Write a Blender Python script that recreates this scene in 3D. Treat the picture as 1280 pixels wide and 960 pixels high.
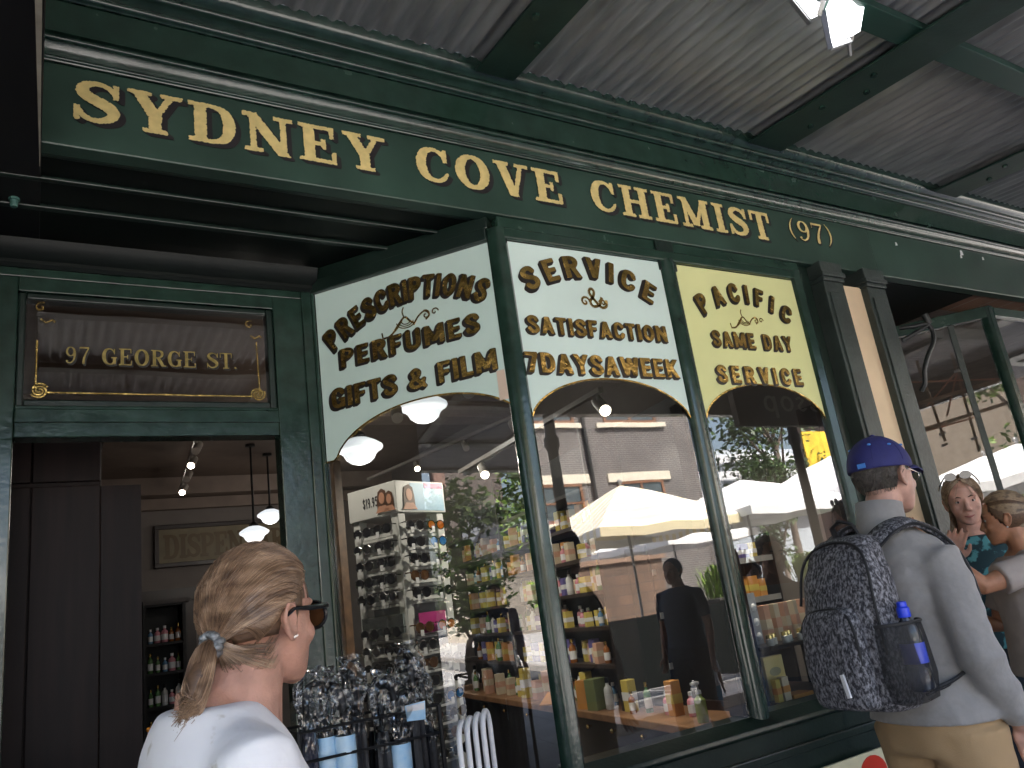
import bpy, bmesh, math, random
import numpy as np
from mathutils import Vector, Matrix

for _o in list(bpy.data.objects):
    bpy.data.objects.remove(_o, do_unlink=True)
random.seed(7)
SC = bpy.context.scene
COL = SC.collection
R = math.radians

# ------------------------------------------------------------------ camera
cam_d = bpy.data.cameras.new("camera")
cam = bpy.data.objects.new("camera", cam_d)
COL.objects.link(cam)
_right = Vector((0.8554, -0.4997, -0.1360))
_down = Vector((0.0249, 0.3020, -0.9530))
_fwd = Vector((0.5173, 0.8118, 0.2708)).normalized()
_right = (_right - _fwd * _right.dot(_fwd)).normalized()
_up = _right.cross(_fwd).normalized()
cam.matrix_world = Matrix(((_right.x, _up.x, -_fwd.x, 0.0),
                           (_right.y, _up.y, -_fwd.y, 0.0),
                           (_right.z, _up.z, -_fwd.z, 1.52),
                           (0, 0, 0, 1)))
cam_d.sensor_width = 36.0
cam_d.lens = 978.0 / 1280.0 * 36.0
cam_d.clip_start = 0.05
cam_d.clip_end = 2000
SC.camera = cam

# ------------------------------------------------------------------ daylight
SUN_EL, SUN_AZ = 57.0, 14.0          # sun stands behind the shop, so the front is in shade
w = bpy.data.worlds.new("World")
SC.world = w
w.use_nodes = True
nt = w.node_tree
bg = nt.nodes["Background"]
sky = nt.nodes.new("ShaderNodeTexSky")
sky.sky_type = 'NISHITA'
sky.sun_disc = False
sky.sun_elevation = R(SUN_EL)
sky.sun_rotation = R(SUN_AZ)
sky.air_density = 1.0
sky.dust_density = 5.0
sky.ozone_density = 0.4
nt.links.new(sky.outputs[0], bg.inputs[0])
bg.inputs[1].default_value = 0.14
sd = bpy.data.lights.new("sun", 'SUN')
sd.energy = 4.8
sd.angle = R(0.5)
sd.color = (1.0, 0.965, 0.90)
sun = bpy.data.objects.new("sun", sd)
COL.objects.link(sun)
_sv = Vector((math.sin(R(SUN_AZ)) * math.cos(R(SUN_EL)), math.cos(R(SUN_AZ)) * math.cos(R(SUN_EL)), math.sin(R(SUN_EL))))
sun.rotation_euler = (-_sv).to_track_quat('-Z', 'Y').to_euler()
sun.location = (0, 6, 30)
vs = SC.view_settings
vs.view_transform = 'Standard'
vs.look = 'None'
vs.exposure = 2.75
vs.gamma = 1.0
vs.use_curve_mapping = False
SC.cycles.max_bounces = 10
SC.cycles.transparent_max_bounces = 24
SC.cycles.sample_clamp_indirect = 6.0
SC.cycles.caustics_reflective = False
SC.cycles.caustics_refractive = False
try:
    SC.cycles.use_denoising = True
except Exception:
    pass

# ------------------------------------------------------------------ materials
MATS = {}
def M(name, col, rough=0.5, metal=0.0, var=0.12, vscale=6.0, bump=0.0, bscale=60.0, coat=0.0, emit=0.0,
      spec=0.5, col2=None, stretch=None, thr=None, alpha=1.0, sheen=0.0, rvar=0.0):
    """procedural material: base colour broken up by noise, optional bump"""
    if name in MATS:
        return MATS[name]
    m = bpy.data.materials.new(name)
    m.use_nodes = True
    t = m.node_tree
    b = t.nodes["Principled BSDF"]
    c = (col[0], col[1], col[2], 1)
    b.inputs["Roughness"].default_value = rough
    b.inputs["Metallic"].default_value = metal
    b.inputs["Specular IOR Level"].default_value = spec
    if coat:
        b.inputs["Coat Weight"].default_value = coat
        b.inputs["Coat Roughness"].default_value = 0.08
    if sheen:
        b.inputs["Sheen Weight"].default_value = sheen
    tc = t.nodes.new("ShaderNodeTexCoord")
    src = tc.outputs["Object"]
    if stretch:
        mp = t.nodes.new("ShaderNodeMapping")
        mp.inputs["Scale"].default_value = stretch
        t.links.new(src, mp.inputs[0])
        src = mp.outputs[0]
    n = t.nodes.new("ShaderNodeTexNoise")
    n.inputs["Scale"].default_value = vscale
    n.inputs["Detail"].default_value = 5
    t.links.new(src, n.inputs["Vector"])
    rp = t.nodes.new("ShaderNodeValToRGB")
    if thr:
        rp.color_ramp.elements[0].position = thr[0]
        rp.color_ramp.elements[1].position = thr[1]
    else:
        rp.color_ramp.elements[0].position = 0.3
        rp.color_ramp.elements[1].position = 0.7
    if col2 is None:
        lo = tuple(max(0, x * (1 - var)) for x in col) + (1,)
        hi = tuple(min(1, x * (1 + var)) for x in col) + (1,)
    else:
        lo = c
        hi = (col2[0], col2[1], col2[2], 1)
    rp.color_ramp.elements[0].color = lo
    rp.color_ramp.elements[1].color = hi
    t.links.new(n.outputs[0], rp.inputs[0])
    t.links.new(rp.outputs[0], b.inputs["Base Color"])
    if rvar:
        mr = t.nodes.new("ShaderNodeMapRange")
        mr.inputs["To Min"].default_value = max(0.02, rough - rvar)
        mr.inputs["To Max"].default_value = min(1, rough + rvar)
        t.links.new(n.outputs[0], mr.inputs[0])
        t.links.new(mr.outputs[0], b.inputs["Roughness"])
    if bump:
        n2 = t.nodes.new("ShaderNodeTexNoise")
        n2.inputs["Scale"].default_value = bscale
        n2.inputs["Detail"].default_value = 3
        t.links.new(src, n2.inputs["Vector"])
        bp = t.nodes.new("ShaderNodeBump")
        bp.inputs["Strength"].default_value = bump
        bp.inputs["Distance"].default_value = 0.01
        t.links.new(n2.outputs[0], bp.inputs["Height"])
        t.links.new(bp.outputs[0], b.inputs["Normal"])
    if emit:
        b.inputs["Emission Color"].default_value = c
        b.inputs["Emission Strength"].default_value = emit
    if alpha < 1:
        b.inputs["Alpha"].default_value = alpha
    MATS[name] = m
    return m

def glass(name, tint=(0.93, 0.97, 0.95), ior=1.7, wave=0.03, wscale=3.0, rough=0.0, gain=1.0, dust=0.0):
    if name in MATS:
        return MATS[name]
    m = bpy.data.materials.new(name)
    m.use_nodes = True
    t = m.node_tree
    t.nodes.remove(t.nodes["Principled BSDF"])
    out = t.nodes["Material Output"]
    tr = t.nodes.new("ShaderNodeBsdfTransparent")
    tr.inputs[0].default_value = tint + (1,)
    gl = t.nodes.new("ShaderNodeBsdfGlossy")
    gl.inputs["Roughness"].default_value = rough
    gl.inputs["Color"].default_value = (1, 1, 1, 1)
    fr = t.nodes.new("ShaderNodeFresnel")
    fr.inputs[0].default_value = ior
    mul = t.nodes.new("ShaderNodeMath")
    mul.operation = 'MULTIPLY'
    mul.use_clamp = True
    mul.inputs[1].default_value = gain
    t.links.new(fr.outputs[0], mul.inputs[0])
    mx = t.nodes.new("ShaderNodeMixShader")
    t.links.new(mul.outputs[0], mx.inputs[0])
    t.links.new(tr.outputs[0], mx.inputs[1])
    t.links.new(gl.outputs[0], mx.inputs[2])
    t.links.new(mx.outputs[0], out.inputs[0])
    if dust:
        tcd = t.nodes.new("ShaderNodeTexCoord"); mpd = t.nodes.new("ShaderNodeMapping"); mpd.inputs["Scale"].default_value = (3.0, 3.0, 1.1)
        nd = t.nodes.new("ShaderNodeTexNoise"); nd.inputs["Scale"].default_value = 2.2; nd.inputs["Detail"].default_value = 8; nd.inputs["Roughness"].default_value = .65
        t.links.new(tcd.outputs["Object"], mpd.inputs[0]); t.links.new(mpd.outputs[0], nd.inputs["Vector"])
        mrd = t.nodes.new("ShaderNodeMapRange"); mrd.inputs["From Min"].default_value = .42; mrd.inputs["From Max"].default_value = .75; mrd.inputs["To Min"].default_value = dust * .25; mrd.inputs["To Max"].default_value = dust
        t.links.new(nd.outputs[0], mrd.inputs[0])
        df = t.nodes.new("ShaderNodeBsdfDiffuse"); df.inputs[0].default_value = (.6, .6, .58, 1)
        m2 = t.nodes.new("ShaderNodeMixShader"); t.links.new(mrd.outputs[0], m2.inputs[0]); t.links.new(mx.outputs[0], m2.inputs[1]); t.links.new(df.outputs[0], m2.inputs[2])
        t.links.new(m2.outputs[0], out.inputs[0])
    if wave:
        tc = t.nodes.new("ShaderNodeTexCoord")
        n = t.nodes.new("ShaderNodeTexNoise")
        n.inputs["Scale"].default_value = wscale
        n.inputs["Detail"].default_value = 1
        t.links.new(tc.outputs["Object"], n.inputs["Vector"])
        bp = t.nodes.new("ShaderNodeBump")
        bp.inputs["Strength"].default_value = wave
        bp.inputs["Distance"].default_value = 0.05
        t.links.new(n.outputs[0], bp.inputs["Height"])
        t.links.new(bp.outputs[0], gl.inputs["Normal"])
    MATS[name] = m
    return m

def striped(name, ca, cb, scale, axis=0, rough=0.7, soft=0.02):
    """two colour woven stripes along an object axis"""
    m = bpy.data.materials.new(name)
    m.use_nodes = True
    t = m.node_tree
    b = t.nodes["Principled BSDF"]
    b.inputs["Roughness"].default_value = rough
    tc = t.nodes.new("ShaderNodeTexCoord")
    sp = t.nodes.new("ShaderNodeSeparateXYZ")
    t.links.new(tc.outputs["Object"], sp.inputs[0])
    ml = t.nodes.new("ShaderNodeMath")
    ml.operation = 'MULTIPLY'
    ml.inputs[1].default_value = scale
    t.links.new(sp.outputs[axis], ml.inputs[0])
    fr = t.nodes.new("ShaderNodeMath")
    fr.operation = 'FRACT'
    t.links.new(ml.outputs[0], fr.inputs[0])
    rp = t.nodes.new("ShaderNodeValToRGB")
    e = rp.color_ramp.elements
    e[0].position = 0.48
    e[0].color = ca + (1,)
    e[1].position = 0.48 + soft
    e[1].color = cb + (1,)
    t.links.new(fr.outputs[0], rp.inputs[0])
    t.links.new(rp.outputs[0], b.inputs["Base Color"])
    return m

def brickmat(name, c1, c2, mortar, scale, bw=0.5, rh=0.25, ms=0.02, rough=0.85, rot=None):
    m = bpy.data.materials.new(name)
    m.use_nodes = True
    t = m.node_tree
    b = t.nodes["Principled BSDF"]
    b.inputs["Roughness"].default_value = rough
    tc = t.nodes.new("ShaderNodeTexCoord")
    mp = t.nodes.new("ShaderNodeMapping")
    if rot:
        mp.inputs["Rotation"].default_value = rot
    t.links.new(tc.outputs["Object"], mp.inputs[0])
    br = t.nodes.new("ShaderNodeTexBrick")
    br.inputs["Color1"].default_value = c1 + (1,)
    br.inputs["Color2"].default_value = c2 + (1,)
    br.inputs["Mortar"].default_value = mortar + (1,)
    br.inputs["Scale"].default_value = scale
    br.inputs["Mortar Size"].default_value = ms
    br.inputs["Brick Width"].default_value = bw
    br.inputs["Row Height"].default_value = rh
    t.links.new(mp.outputs[0], br.inputs["Vector"])
    n = t.nodes.new("ShaderNodeTexNoise")
    n.inputs["Scale"].default_value = 1.3
    n.inputs["Detail"].default_value = 6
    t.links.new(tc.outputs["Object"], n.inputs["Vector"])
    mx = t.nodes.new("ShaderNodeMixRGB")
    mx.blend_type = 'OVERLAY'
    mx.inputs[0].default_value = 0.45
    t.links.new(br.outputs[0], mx.inputs[1])
    t.links.new(n.outputs[0], mx.inputs[2])
    t.links.new(mx.outputs[0], b.inputs["Base Color"])
    bp = t.nodes.new("ShaderNodeBump")
    bp.inputs["Strength"].default_value = 0.5
    bp.inputs["Distance"].default_value = 0.01
    bp.invert = True
    t.links.new(br.outputs["Fac"], bp.inputs["Height"])
    t.links.new(bp.outputs[0], b.inputs["Normal"])
    return m

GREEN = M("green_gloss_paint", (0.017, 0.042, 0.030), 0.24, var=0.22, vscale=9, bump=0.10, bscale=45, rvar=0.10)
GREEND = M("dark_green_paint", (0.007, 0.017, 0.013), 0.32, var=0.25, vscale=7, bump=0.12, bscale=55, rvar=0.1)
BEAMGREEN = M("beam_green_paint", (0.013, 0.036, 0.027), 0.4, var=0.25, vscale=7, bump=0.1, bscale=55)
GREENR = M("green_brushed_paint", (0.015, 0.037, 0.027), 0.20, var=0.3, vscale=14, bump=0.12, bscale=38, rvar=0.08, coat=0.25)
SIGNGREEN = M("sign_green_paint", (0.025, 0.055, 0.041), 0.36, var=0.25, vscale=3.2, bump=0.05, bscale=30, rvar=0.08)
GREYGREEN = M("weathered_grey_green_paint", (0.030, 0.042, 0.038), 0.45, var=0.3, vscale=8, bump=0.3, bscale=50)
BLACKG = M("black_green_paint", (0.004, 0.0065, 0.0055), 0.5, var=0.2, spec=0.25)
CREAM = M("cream_wall_paint", (0.78, 0.60, 0.40), 0.6, var=0.06)
GOLDPAINT = M("gold_letter_paint", (0.74, 0.59, 0.25), 0.42, metal=0.15, var=0.12, vscale=30, bump=0.1, bscale=120)
GOLDLEAF = M("gold_leaf", (0.50, 0.33, 0.10), 0.24, metal=0.95, var=0.4, vscale=22, bump=0.25, bscale=60, rvar=0.12)
SHADE = M("black_letter_shade", (0.010, 0.008, 0.007), 0.4)
SHADE_F = M("brown_black_letter_shade", (0.016, 0.013, 0.015), 0.45)
MINT = M("pale_mint_back_painted_glass", (0.58, 0.735, 0.69), 0.12, var=0.05, vscale=2.5, coat=0.6)
MINT2 = M("pale_blue_back_painted_glass", (0.68, 0.83, 0.795), 0.12, var=0.05, vscale=2.5, coat=0.6)
YELLOW = M("pale_yellow_back_painted_glass", (0.78, 0.80, 0.40), 0.12, var=0.05, vscale=2.5, coat=0.6)
IRON = M("corrugated_galvanised_iron", (0.36, 0.36, 0.365), 0.36, metal=0.45, var=0.25, vscale=5, stretch=(3, 0.6, 3), rvar=0.12)
PANE = glass("shop_window_glass", (0.84, 0.87, 0.85), ior=1.9, wave=0.016, wscale=1.7, gain=1.4, dust=.035)
TRANSPANE = glass("transom_glass", (0.70, 0.66, 0.62), ior=1.8, wave=0.02, wscale=3, gain=0.9)
PLASTIC = glass("clear_crinkled_plastic", (0.93, 0.94, 0.95), ior=1.45, wave=0.6, wscale=26, rough=0.05, gain=2.4)
BLACK = M("black_matt", (0.007, 0.007, 0.008), 0.5, spec=0.3)
DARKWOOD = M("dark_stained_timber", (0.016, 0.008, 0.0065), 0.42, var=0.45, vscale=3, stretch=(9, 9, 0.6), rvar=0.1)
CABWOOD = M("dark_cabinet_timber", (0.012, 0.0065, 0.006), 0.5, var=0.45, vscale=3, stretch=(9, 9, 0.6), spec=0.18)
MIDWOOD = M("mid_brown_timber", (0.20, 0.10, 0.045), 0.5, var=0.35, vscale=4, stretch=(6, 1, 6))
BRASS = M("brass", (0.75, 0.50, 0.18), 0.22, metal=1.0)
WHITEP = M("white_plastic", (0.72, 0.72, 0.74), 0.35, var=0.03)
STEEL = M("brushed_steel", (0.45, 0.45, 0.46), 0.3, metal=0.9)
IRONB = M("black_iron", (0.014, 0.015, 0.015), 0.45, bump=0.2)
# ------------------------------------------------------------------ mesh helpers
def ident():
    return Matrix.Identity(4)

class G:
    """collects geometry for ONE mesh object"""
    def __init__(s, mx=None):
        s.v = []; s.f = []; s.m = []; s.mx = mx; s.cur = 0
    def add(s, vs, fs, mi=None):
        b = len(s.v)
        for p in vs:
            p = Vector(p)
            if s.mx is not None:
                p = s.mx @ p
            s.v.append((p.x, p.y, p.z))
        for f in fs:
            s.f.append(tuple(b + i for i in f))
            s.m.append(s.cur if mi is None else mi)
        return s
    def box(s, x0, x1, y0, y1, z0, z1, mi=None):
        vs = [(x, y, z) for z in (z0, z1) for y in (y0, y1) for x in (x0, x1)]
        return s.add(vs, [(0, 2, 3, 1), (4, 5, 7, 6), (0, 1, 5, 4), (2, 6, 7, 3), (0, 4, 6, 2), (1, 3, 7, 5)], mi)
    def obox(s, c, ax, ay, az, mi=None):
        c, ax, ay, az = Vector(c), Vector(ax), Vector(ay), Vector(az)
        vs = [c + ax * i + ay * j + az * k for k in (-1, 1) for j in (-1, 1) for i in (-1, 1)]
        return s.add(vs, [(0, 2, 3, 1), (4, 5, 7, 6), (0, 1, 5, 4), (2, 6, 7, 3), (0, 4, 6, 2), (1, 3, 7, 5)], mi)
    def bar(s, a, b, w, h, up=(0, 0, 1), mi=None):
        a, b = Vector(a), Vector(b)
        d = (b - a)
        u = Vector(up)
        sd = d.cross(u).normalized()
        u = sd.cross(d).normalized()
        return s.obox((a + b) / 2, d / 2, sd * w / 2, u * h / 2, mi)
    def prism(s, poly, n, mi=None):
        """closed polygon (3D points) swept along vector n"""
        n = Vector(n)
        k = len(poly)
        vs = [Vector(p) for p in poly] + [Vector(p) + n for p in poly]
        fs = [tuple(reversed(range(k))), tuple(range(k, 2 * k))]
        for i in range(k):
            j = (i + 1) % k
            fs.append((i, j, k + j, k + i))
        return s.add(vs, fs, mi)
    def loft(s, rings, cap=True, mi=None):
        k = len(rings[0])
        vs = [p for r in rings for p in r]
        fs = []
        for i in range(len(rings) - 1):
            for j in range(k):
                j2 = (j + 1) % k
                fs.append((i * k + j, i * k + j2, (i + 1) * k + j2, (i + 1) * k + j))
        if cap:
            fs.append(tuple(reversed(range(k))))
            o = (len(rings) - 1) * k
            fs.append(tuple(o + j for j in range(k)))
        return s.add(vs, fs, mi)
    def tube(s, pts, rad, n=8, cap=True, mi=None, flat=1.0):
        pts = [Vector(p) for p in pts]
        if not hasattr(rad, '__len__'):
            rad = [rad] * len(pts)
        t0 = (pts[1] - pts[0]).normalized()
        u = t0.orthogonal().normalized()
        rings = []
        for i, p in enumerate(pts):
            if i == 0:
                t = t0
            elif i == len(pts) - 1:
                t = (pts[i] - pts[i - 1]).normalized()
            else:
                t = ((pts[i + 1] - pts[i]).normalized() + (pts[i] - pts[i - 1]).normalized())
                t = t.normalized() if t.length > 1e-6 else t0
            u = (u - t * u.dot(t))
            u = u.normalized() if u.length > 1e-6 else t.orthogonal().normalized()
            v = t.cross(u)
            rings.append([p + (u * math.cos(a) + v * math.sin(a) * flat) * rad[i] for a in [2 * math.pi * j / n for j in range(n)]])
        return s.loft(rings, cap, mi)
    def limb(s, pts, rad, n=14, mi=None):
        """tube with rounded ends, for bodies"""
        pts = [Vector(p) for p in pts]
        rad = list(rad)
        d0 = (pts[0] - pts[1]).normalized()
        d1 = (pts[-1] - pts[-2]).normalized()
        r0, r1 = rad[0], rad[-1]
        P = [pts[0] + d0 * r0 * 0.95, pts[0] + d0 * r0 * 0.7] + pts + [pts[-1] + d1 * r1 * 0.7, pts[-1] + d1 * r1 * 0.95]
        Q = [r0 * 0.25, r0 * 0.72] + rad + [r1 * 0.72, r1 * 0.25]
        return s.tube(P, Q, n, True, mi)
    def ell(s, c, r, nu=16, nv=10, mi=None, rot=None):
        c = Vector(c)
        vs = []
        fs = []
        for i in range(nv + 1):
            ph = math.pi * i / nv
            for j in range(nu):
                th = 2 * math.pi * j / nu
                p = Vector((r[0] * math.sin(ph) * math.cos(th), r[1] * math.sin(ph) * math.sin(th), r[2] * math.cos(ph)))
                if rot is not None:
                    p = rot @ p
                vs.append(c + p)
        for i in range(nv):
            for j in range(nu):
                j2 = (j + 1) % nu
                a, b, cc, d = i * nu + j, (i + 1) * nu + j, (i + 1) * nu + j2, i * nu + j2
                if i == 0:
                    fs.append((a, b, cc))
                elif i == nv - 1:
                    fs.append((a, b, d))
                else:
                    fs.append((a, b, cc, d))
        return s.add(vs, fs, mi)
    def lathe(s, prof, c=(0, 0, 0), n=24, mi=None, cap=True):
        c = Vector(c)
        rings = [[c + Vector((r * math.cos(2 * math.pi * j / n), r * math.sin(2 * math.pi * j / n), z)) for j in range(n)] for r, z in prof]
        return s.loft(rings, cap, mi)
    def quad(s, a, b, c, d, mi=None):
        return s.add([a, b, c, d], [(0, 1, 2, 3)], mi)

LOCAL = set()      # things whose geometry is written around their own origin
def rootloc(o):
    p = Vector((0, 0, 0))
    top = o
    while top.parent is not None:
        top = top.parent
    if top.name in LOCAL:
        return p
    while o is not None:
        p += o.location
        o = o.parent
    return p

def build(name, g, mats, parent=None, smooth=0, bevel=0.0, own=False, seg=2):
    """link the collected geometry as one mesh object; world coordinates are kept for children of unrotated things"""
    me = bpy.data.meshes.new(name)
    if parent is not None:
        L = rootloc(parent)
    elif own:
        a = np.array(g.v)
        L = Vector(((a[:, 0].min() + a[:, 0].max()) / 2, (a[:, 1].min() + a[:, 1].max()) / 2, a[:, 2].min()))
    else:
        L = Vector((0, 0, 0))
    me.from_pydata([(x - L.x, y - L.y, z - L.z) for x, y, z in g.v], [], g.f)
    if not isinstance(mats, (list, tuple)):
        mats = [mats]
    for m in mats:
        me.materials.append(m)
    if len(mats) > 1:
        me.polygons.foreach_set('material_index', g.m)
    if smooth:
        me.polygons.foreach_set('use_smooth', [True] * len(me.polygons))
        me.update()
        if smooth < 180:
            me.set_sharp_from_angle(angle=R(smooth))
    me.update()
    o = bpy.data.objects.new(name, me)
    COL.objects.link(o)
    if parent is not None:
        o.parent = parent
    elif own:
        o.location = L
    if bevel:
        b = o.modifiers.new('bevel', 'BEVEL')
        b.width = bevel
        b.segments = seg
        b.limit_method = 'ANGLE'
        b.angle_limit = R(40)
    return o

def tag(o, label=None, cat=None, group=None, kind=None):
    if label: o['label'] = label
    if cat: o['category'] = cat
    if group: o['group'] = group
    if kind: o['kind'] = kind
    return o

def thing(name, label, cat, loc=(0, 0, 0), rotz=0.0, group=None, local=False):
    o = bpy.data.objects.new(name, None)
    if local: LOCAL.add(o.name)
    else: LOCAL.discard(o.name)
    o.empty_display_size = 0.1
    COL.objects.link(o)
    o.location = loc
    o.rotation_euler = (0, 0, rotz)
    return tag(o, label, cat, group)

def dup(root, loc, rotz=0.0, label=None, group=None, scale=None):
    r = root.copy()
    COL.objects.link(r)
    r.location = loc
    r.rotation_euler = (0, 0, rotz)
    if scale is not None:
        r.scale = scale if hasattr(scale, '__len__') else (scale,) * 3
    if label: r['label'] = label
    if group: r['group'] = group
    for ch in list(root.children):
        c = ch.copy()
        COL.objects.link(c)
        c.parent = r
        for g2 in list(ch.children):
            d = g2.copy()
            COL.objects.link(d)
            d.parent = c
    return r

def remesh(g, voxel, smooth=4, fac=0.5):
    """fuse overlapping closed pieces into one continuous skin; returns a G"""
    me = bpy.data.meshes.new('tmp')
    me.from_pydata(g.v, [], g.f)
    o = bpy.data.objects.new('tmp', me)
    COL.objects.link(o)
    r = o.modifiers.new('r', 'REMESH')
    r.mode = 'VOXEL'
    r.voxel_size = voxel
    if smooth:
        sm = o.modifiers.new('s', 'SMOOTH')
        sm.factor = fac
        sm.iterations = smooth
    dg = bpy.context.evaluated_depsgraph_get()
    m2 = o.evaluated_get(dg).to_mesh()
    out = G()
    out.v = [tuple(v.co) for v in m2.vertices]
    out.f = [tuple(p.vertices) for p in m2.polygons]
    out.m = [0] * len(out.f)
    o.evaluated_get(dg).to_mesh_clear()
    bpy.data.objects.remove(o, do_unlink=True)
    bpy.data.meshes.remove(me)
    return out

def catmull(pts, k=6):
    P = [np.array(p, float) for p in pts]
    P = [2 * P[0] - P[1]] + P + [2 * P[-1] - P[-2]]
    out = []
    for i in range(1, len(P) - 2):
        for j in range(k):
            t = j / k
            a, b, c, d = P[i - 1], P[i], P[i + 1], P[i + 2]
            out.append(0.5 * ((2 * b) + (c - a) * t + (2 * a - 5 * b + 4 * c - d) * t * t + (3 * b - a - 3 * c + d) * t ** 3))
    out.append(P[-2])
    return out

# ------------------------------------------------------------------ sign-writing: letters from strokes
# a glyph = (width, strokes); strokes: ('l',x0,y0,x1,y1,t) butt line, ('c',[(x,y,t)..]) brush chain
def arcpts(cx, cy, rx, ry, a0, a1, t0, t1=None, n=14):
    t1 = t0 if t1 is None else t1
    out = []
    for i in range(n + 1):
        a = R(a0 + (a1 - a0) * i / n)
        k = abs(math.cos(a))
        out.append((cx + rx * math.cos(a), cy + ry * math.sin(a), t1 + (t0 - t1) * k))
    return out

def hs(x0, x1, y, h=0.085):
    return ('l', x0, y, x1, y, h)

def vb(x, y0, y1, t):
    return ('l', x, y0, x, y1, t)

T, S_, B_ = 0.958, 0.043, 0.2      # top and bottom bar centre lines, stem width
SERIF = {
 'S': (0.72, [('c', [(.645, .72, .06), (.57, .87, .09), (.38, .945, .10), (.19, .88, .15), (.135, .73, .19), (.25, .59, .215), (.44, .485, .225), (.585, .365, .21), (.615, .24, .18), (.53, .11, .13), (.35, .05, .10), (.17, .12, .09), (.07, .29, .06)]),
             vb(.66, .64, .98, .075), vb(.055, .02, .36, .075)]),
 'Y': (0.84, [('l', .15, .97, .42, .40, .2), ('l', .69, .97, .43, .40, .1), vb(.42, .0, .46, .2), hs(-.02, .36, T), hs(.52, .88, T), hs(.22, .62, S_)]),
 'D': (0.84, [vb(.2, 0, 1, .2), ('c', [(.2, .955, .085), (.45, .95, .09), (.64, .83, .17), (.715, .5, .215), (.64, .17, .17), (.45, .05, .09), (.2, .045, .085)]), hs(0, .3, T), hs(0, .3, S_)]),
 'N': (0.90, [vb(.16, 0, 1, .10), ('l', .12, 1.02, .74, -.02, .2), vb(.74, 0, 1, .10), hs(-.02, .24, T), hs(0, .33, S_), hs(.57, .92, T)]),
 'E': (0.78, [vb(.2, 0, 1, .2), hs(0, .70, T), hs(0, .72, S_), hs(.2, .5, .51), vb(.665, .70, 1, .075), vb(.69, 0, .31, .075), vb(.49, .38, .64, .075)]),
 'C': (0.78, [('c', [(.68, .70, .06), (.60, .86, .09), (.42, .945, .09), (.21, .83, .17), (.125, .5, .215), (.21, .17, .17), (.42, .05, .09), (.60, .11, .09), (.71, .27, .06)]), vb(.69, .62, .97, .075)]),
 'O': (0.84, [('c', arcpts(.41, .5, .30, .45, 0, 360, .215, .09, 28))]),
 'V': (0.84, [('l', .15, .98, .43, .0, .2), ('l', .68, .98, .44, .0, .1), hs(-.02, .36, T), hs(.52, .86, T)]),
 'H': (0.92, [vb(.2, 0, 1, .2), vb(.72, 0, 1, .2), hs(.2, .72, .51), hs(0, .4, T), hs(0, .4, S_), hs(.52, .92, T), hs(.52, .92, S_)]),
 'M': (1.06, [vb(.16, 0, 1, .10), ('l', .15, 1.0, .50, .08, .2), ('l', .84, 1.0, .51, .08, .1), vb(.85, 0, 1, .2), hs(-.02, .25, T), hs(0, .33, S_), hs(.78, 1.04, T), hs(.65, 1.05, S_)]),
 'I': (0.40, [vb(.2, 0, 1, .2), hs(0, .4, T), hs(0, .4, S_)]),
 'T': (0.78, [vb(.39, 0, 1, .2), hs(.02, .76, T), vb(.05, .66, 1, .075), vb(.73, .66, 1, .075), hs(.19, .59, S_)]),
 'G': (0.84, [('c', [(.68, .70, .06), (.60, .86, .09), (.42, .945, .09), (.21, .83, .17), (.125, .5, .215), (.21, .17, .17), (.42, .05, .09), (.58, .08, .12), (.68, .2, .15)]), vb(.69, .62, .97, .075), vb(.68, .04, .44, .18), hs(.50, .84, .43)]),
 'R': (0.86, [vb(.2, 0, 1, .2), ('c', [(.2, .955, .085), (.45, .95, .09), (.62, .86, .16), (.62, .66, .16), (.45, .53, .09), (.2, .52, .085)]), ('l', .42, .52, .68, .02, .19), hs(0, .3, T), hs(0, .4, S_), hs(.6, .88, S_)]),
 'P': (0.76, [vb(.2, 0, 1, .2), ('c', [(.2, .955, .085), (.45, .95, .09), (.63, .85, .17), (.63, .62, .17), (.45, .48, .09), (.2, .47, .085)]), hs(0, .3, T), hs(0, .42, S_)]),
 'A': (0.88, [('l', .42, 1.0, .16, .0, .1), ('l', .43, 1.0, .72, .0, .2), hs(.25, .62, .32, .08), hs(0, .32, S_), hs(.54, .92, S_)]),
 '9': (0.62, [('c', arcpts(.29, .70, .19, .245, 0, 360, .13, .06, 24)), ('c', [(.49, .70, .13), (.50, .5, .13), (.44, .22, .10), (.28, .05, .08), (.12, .08, .06)]), ('c', [(.10, .15, .11), (.11, .16, .11)])]),
 '7': (0.60, [hs(.05, .55, .94, .11), vb(.06, .74, .99, .05), ('c', [(.53, .93, .07), (.38, .62, .10), (.28, .3, .13), (.26, .06, .15)])]),
 '(': (0.32, [('c', [(.26, 1.04, .03), (.12, .8, .07), (.06, .5, .09), (.12, .2, .07), (.26, -.04, .03)])]),
 ')': (0.32, [('c', [(.06, 1.04, .03), (.20, .8, .07), (.26, .5, .09), (.20, .2, .07), (.06, -.04, .03)])]),
 '.': (0.24, [('c', [(.10, .07, .13), (.11, .07, .13)])]),
 ' ': (0.45, []),
}
q = 0.19
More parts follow.
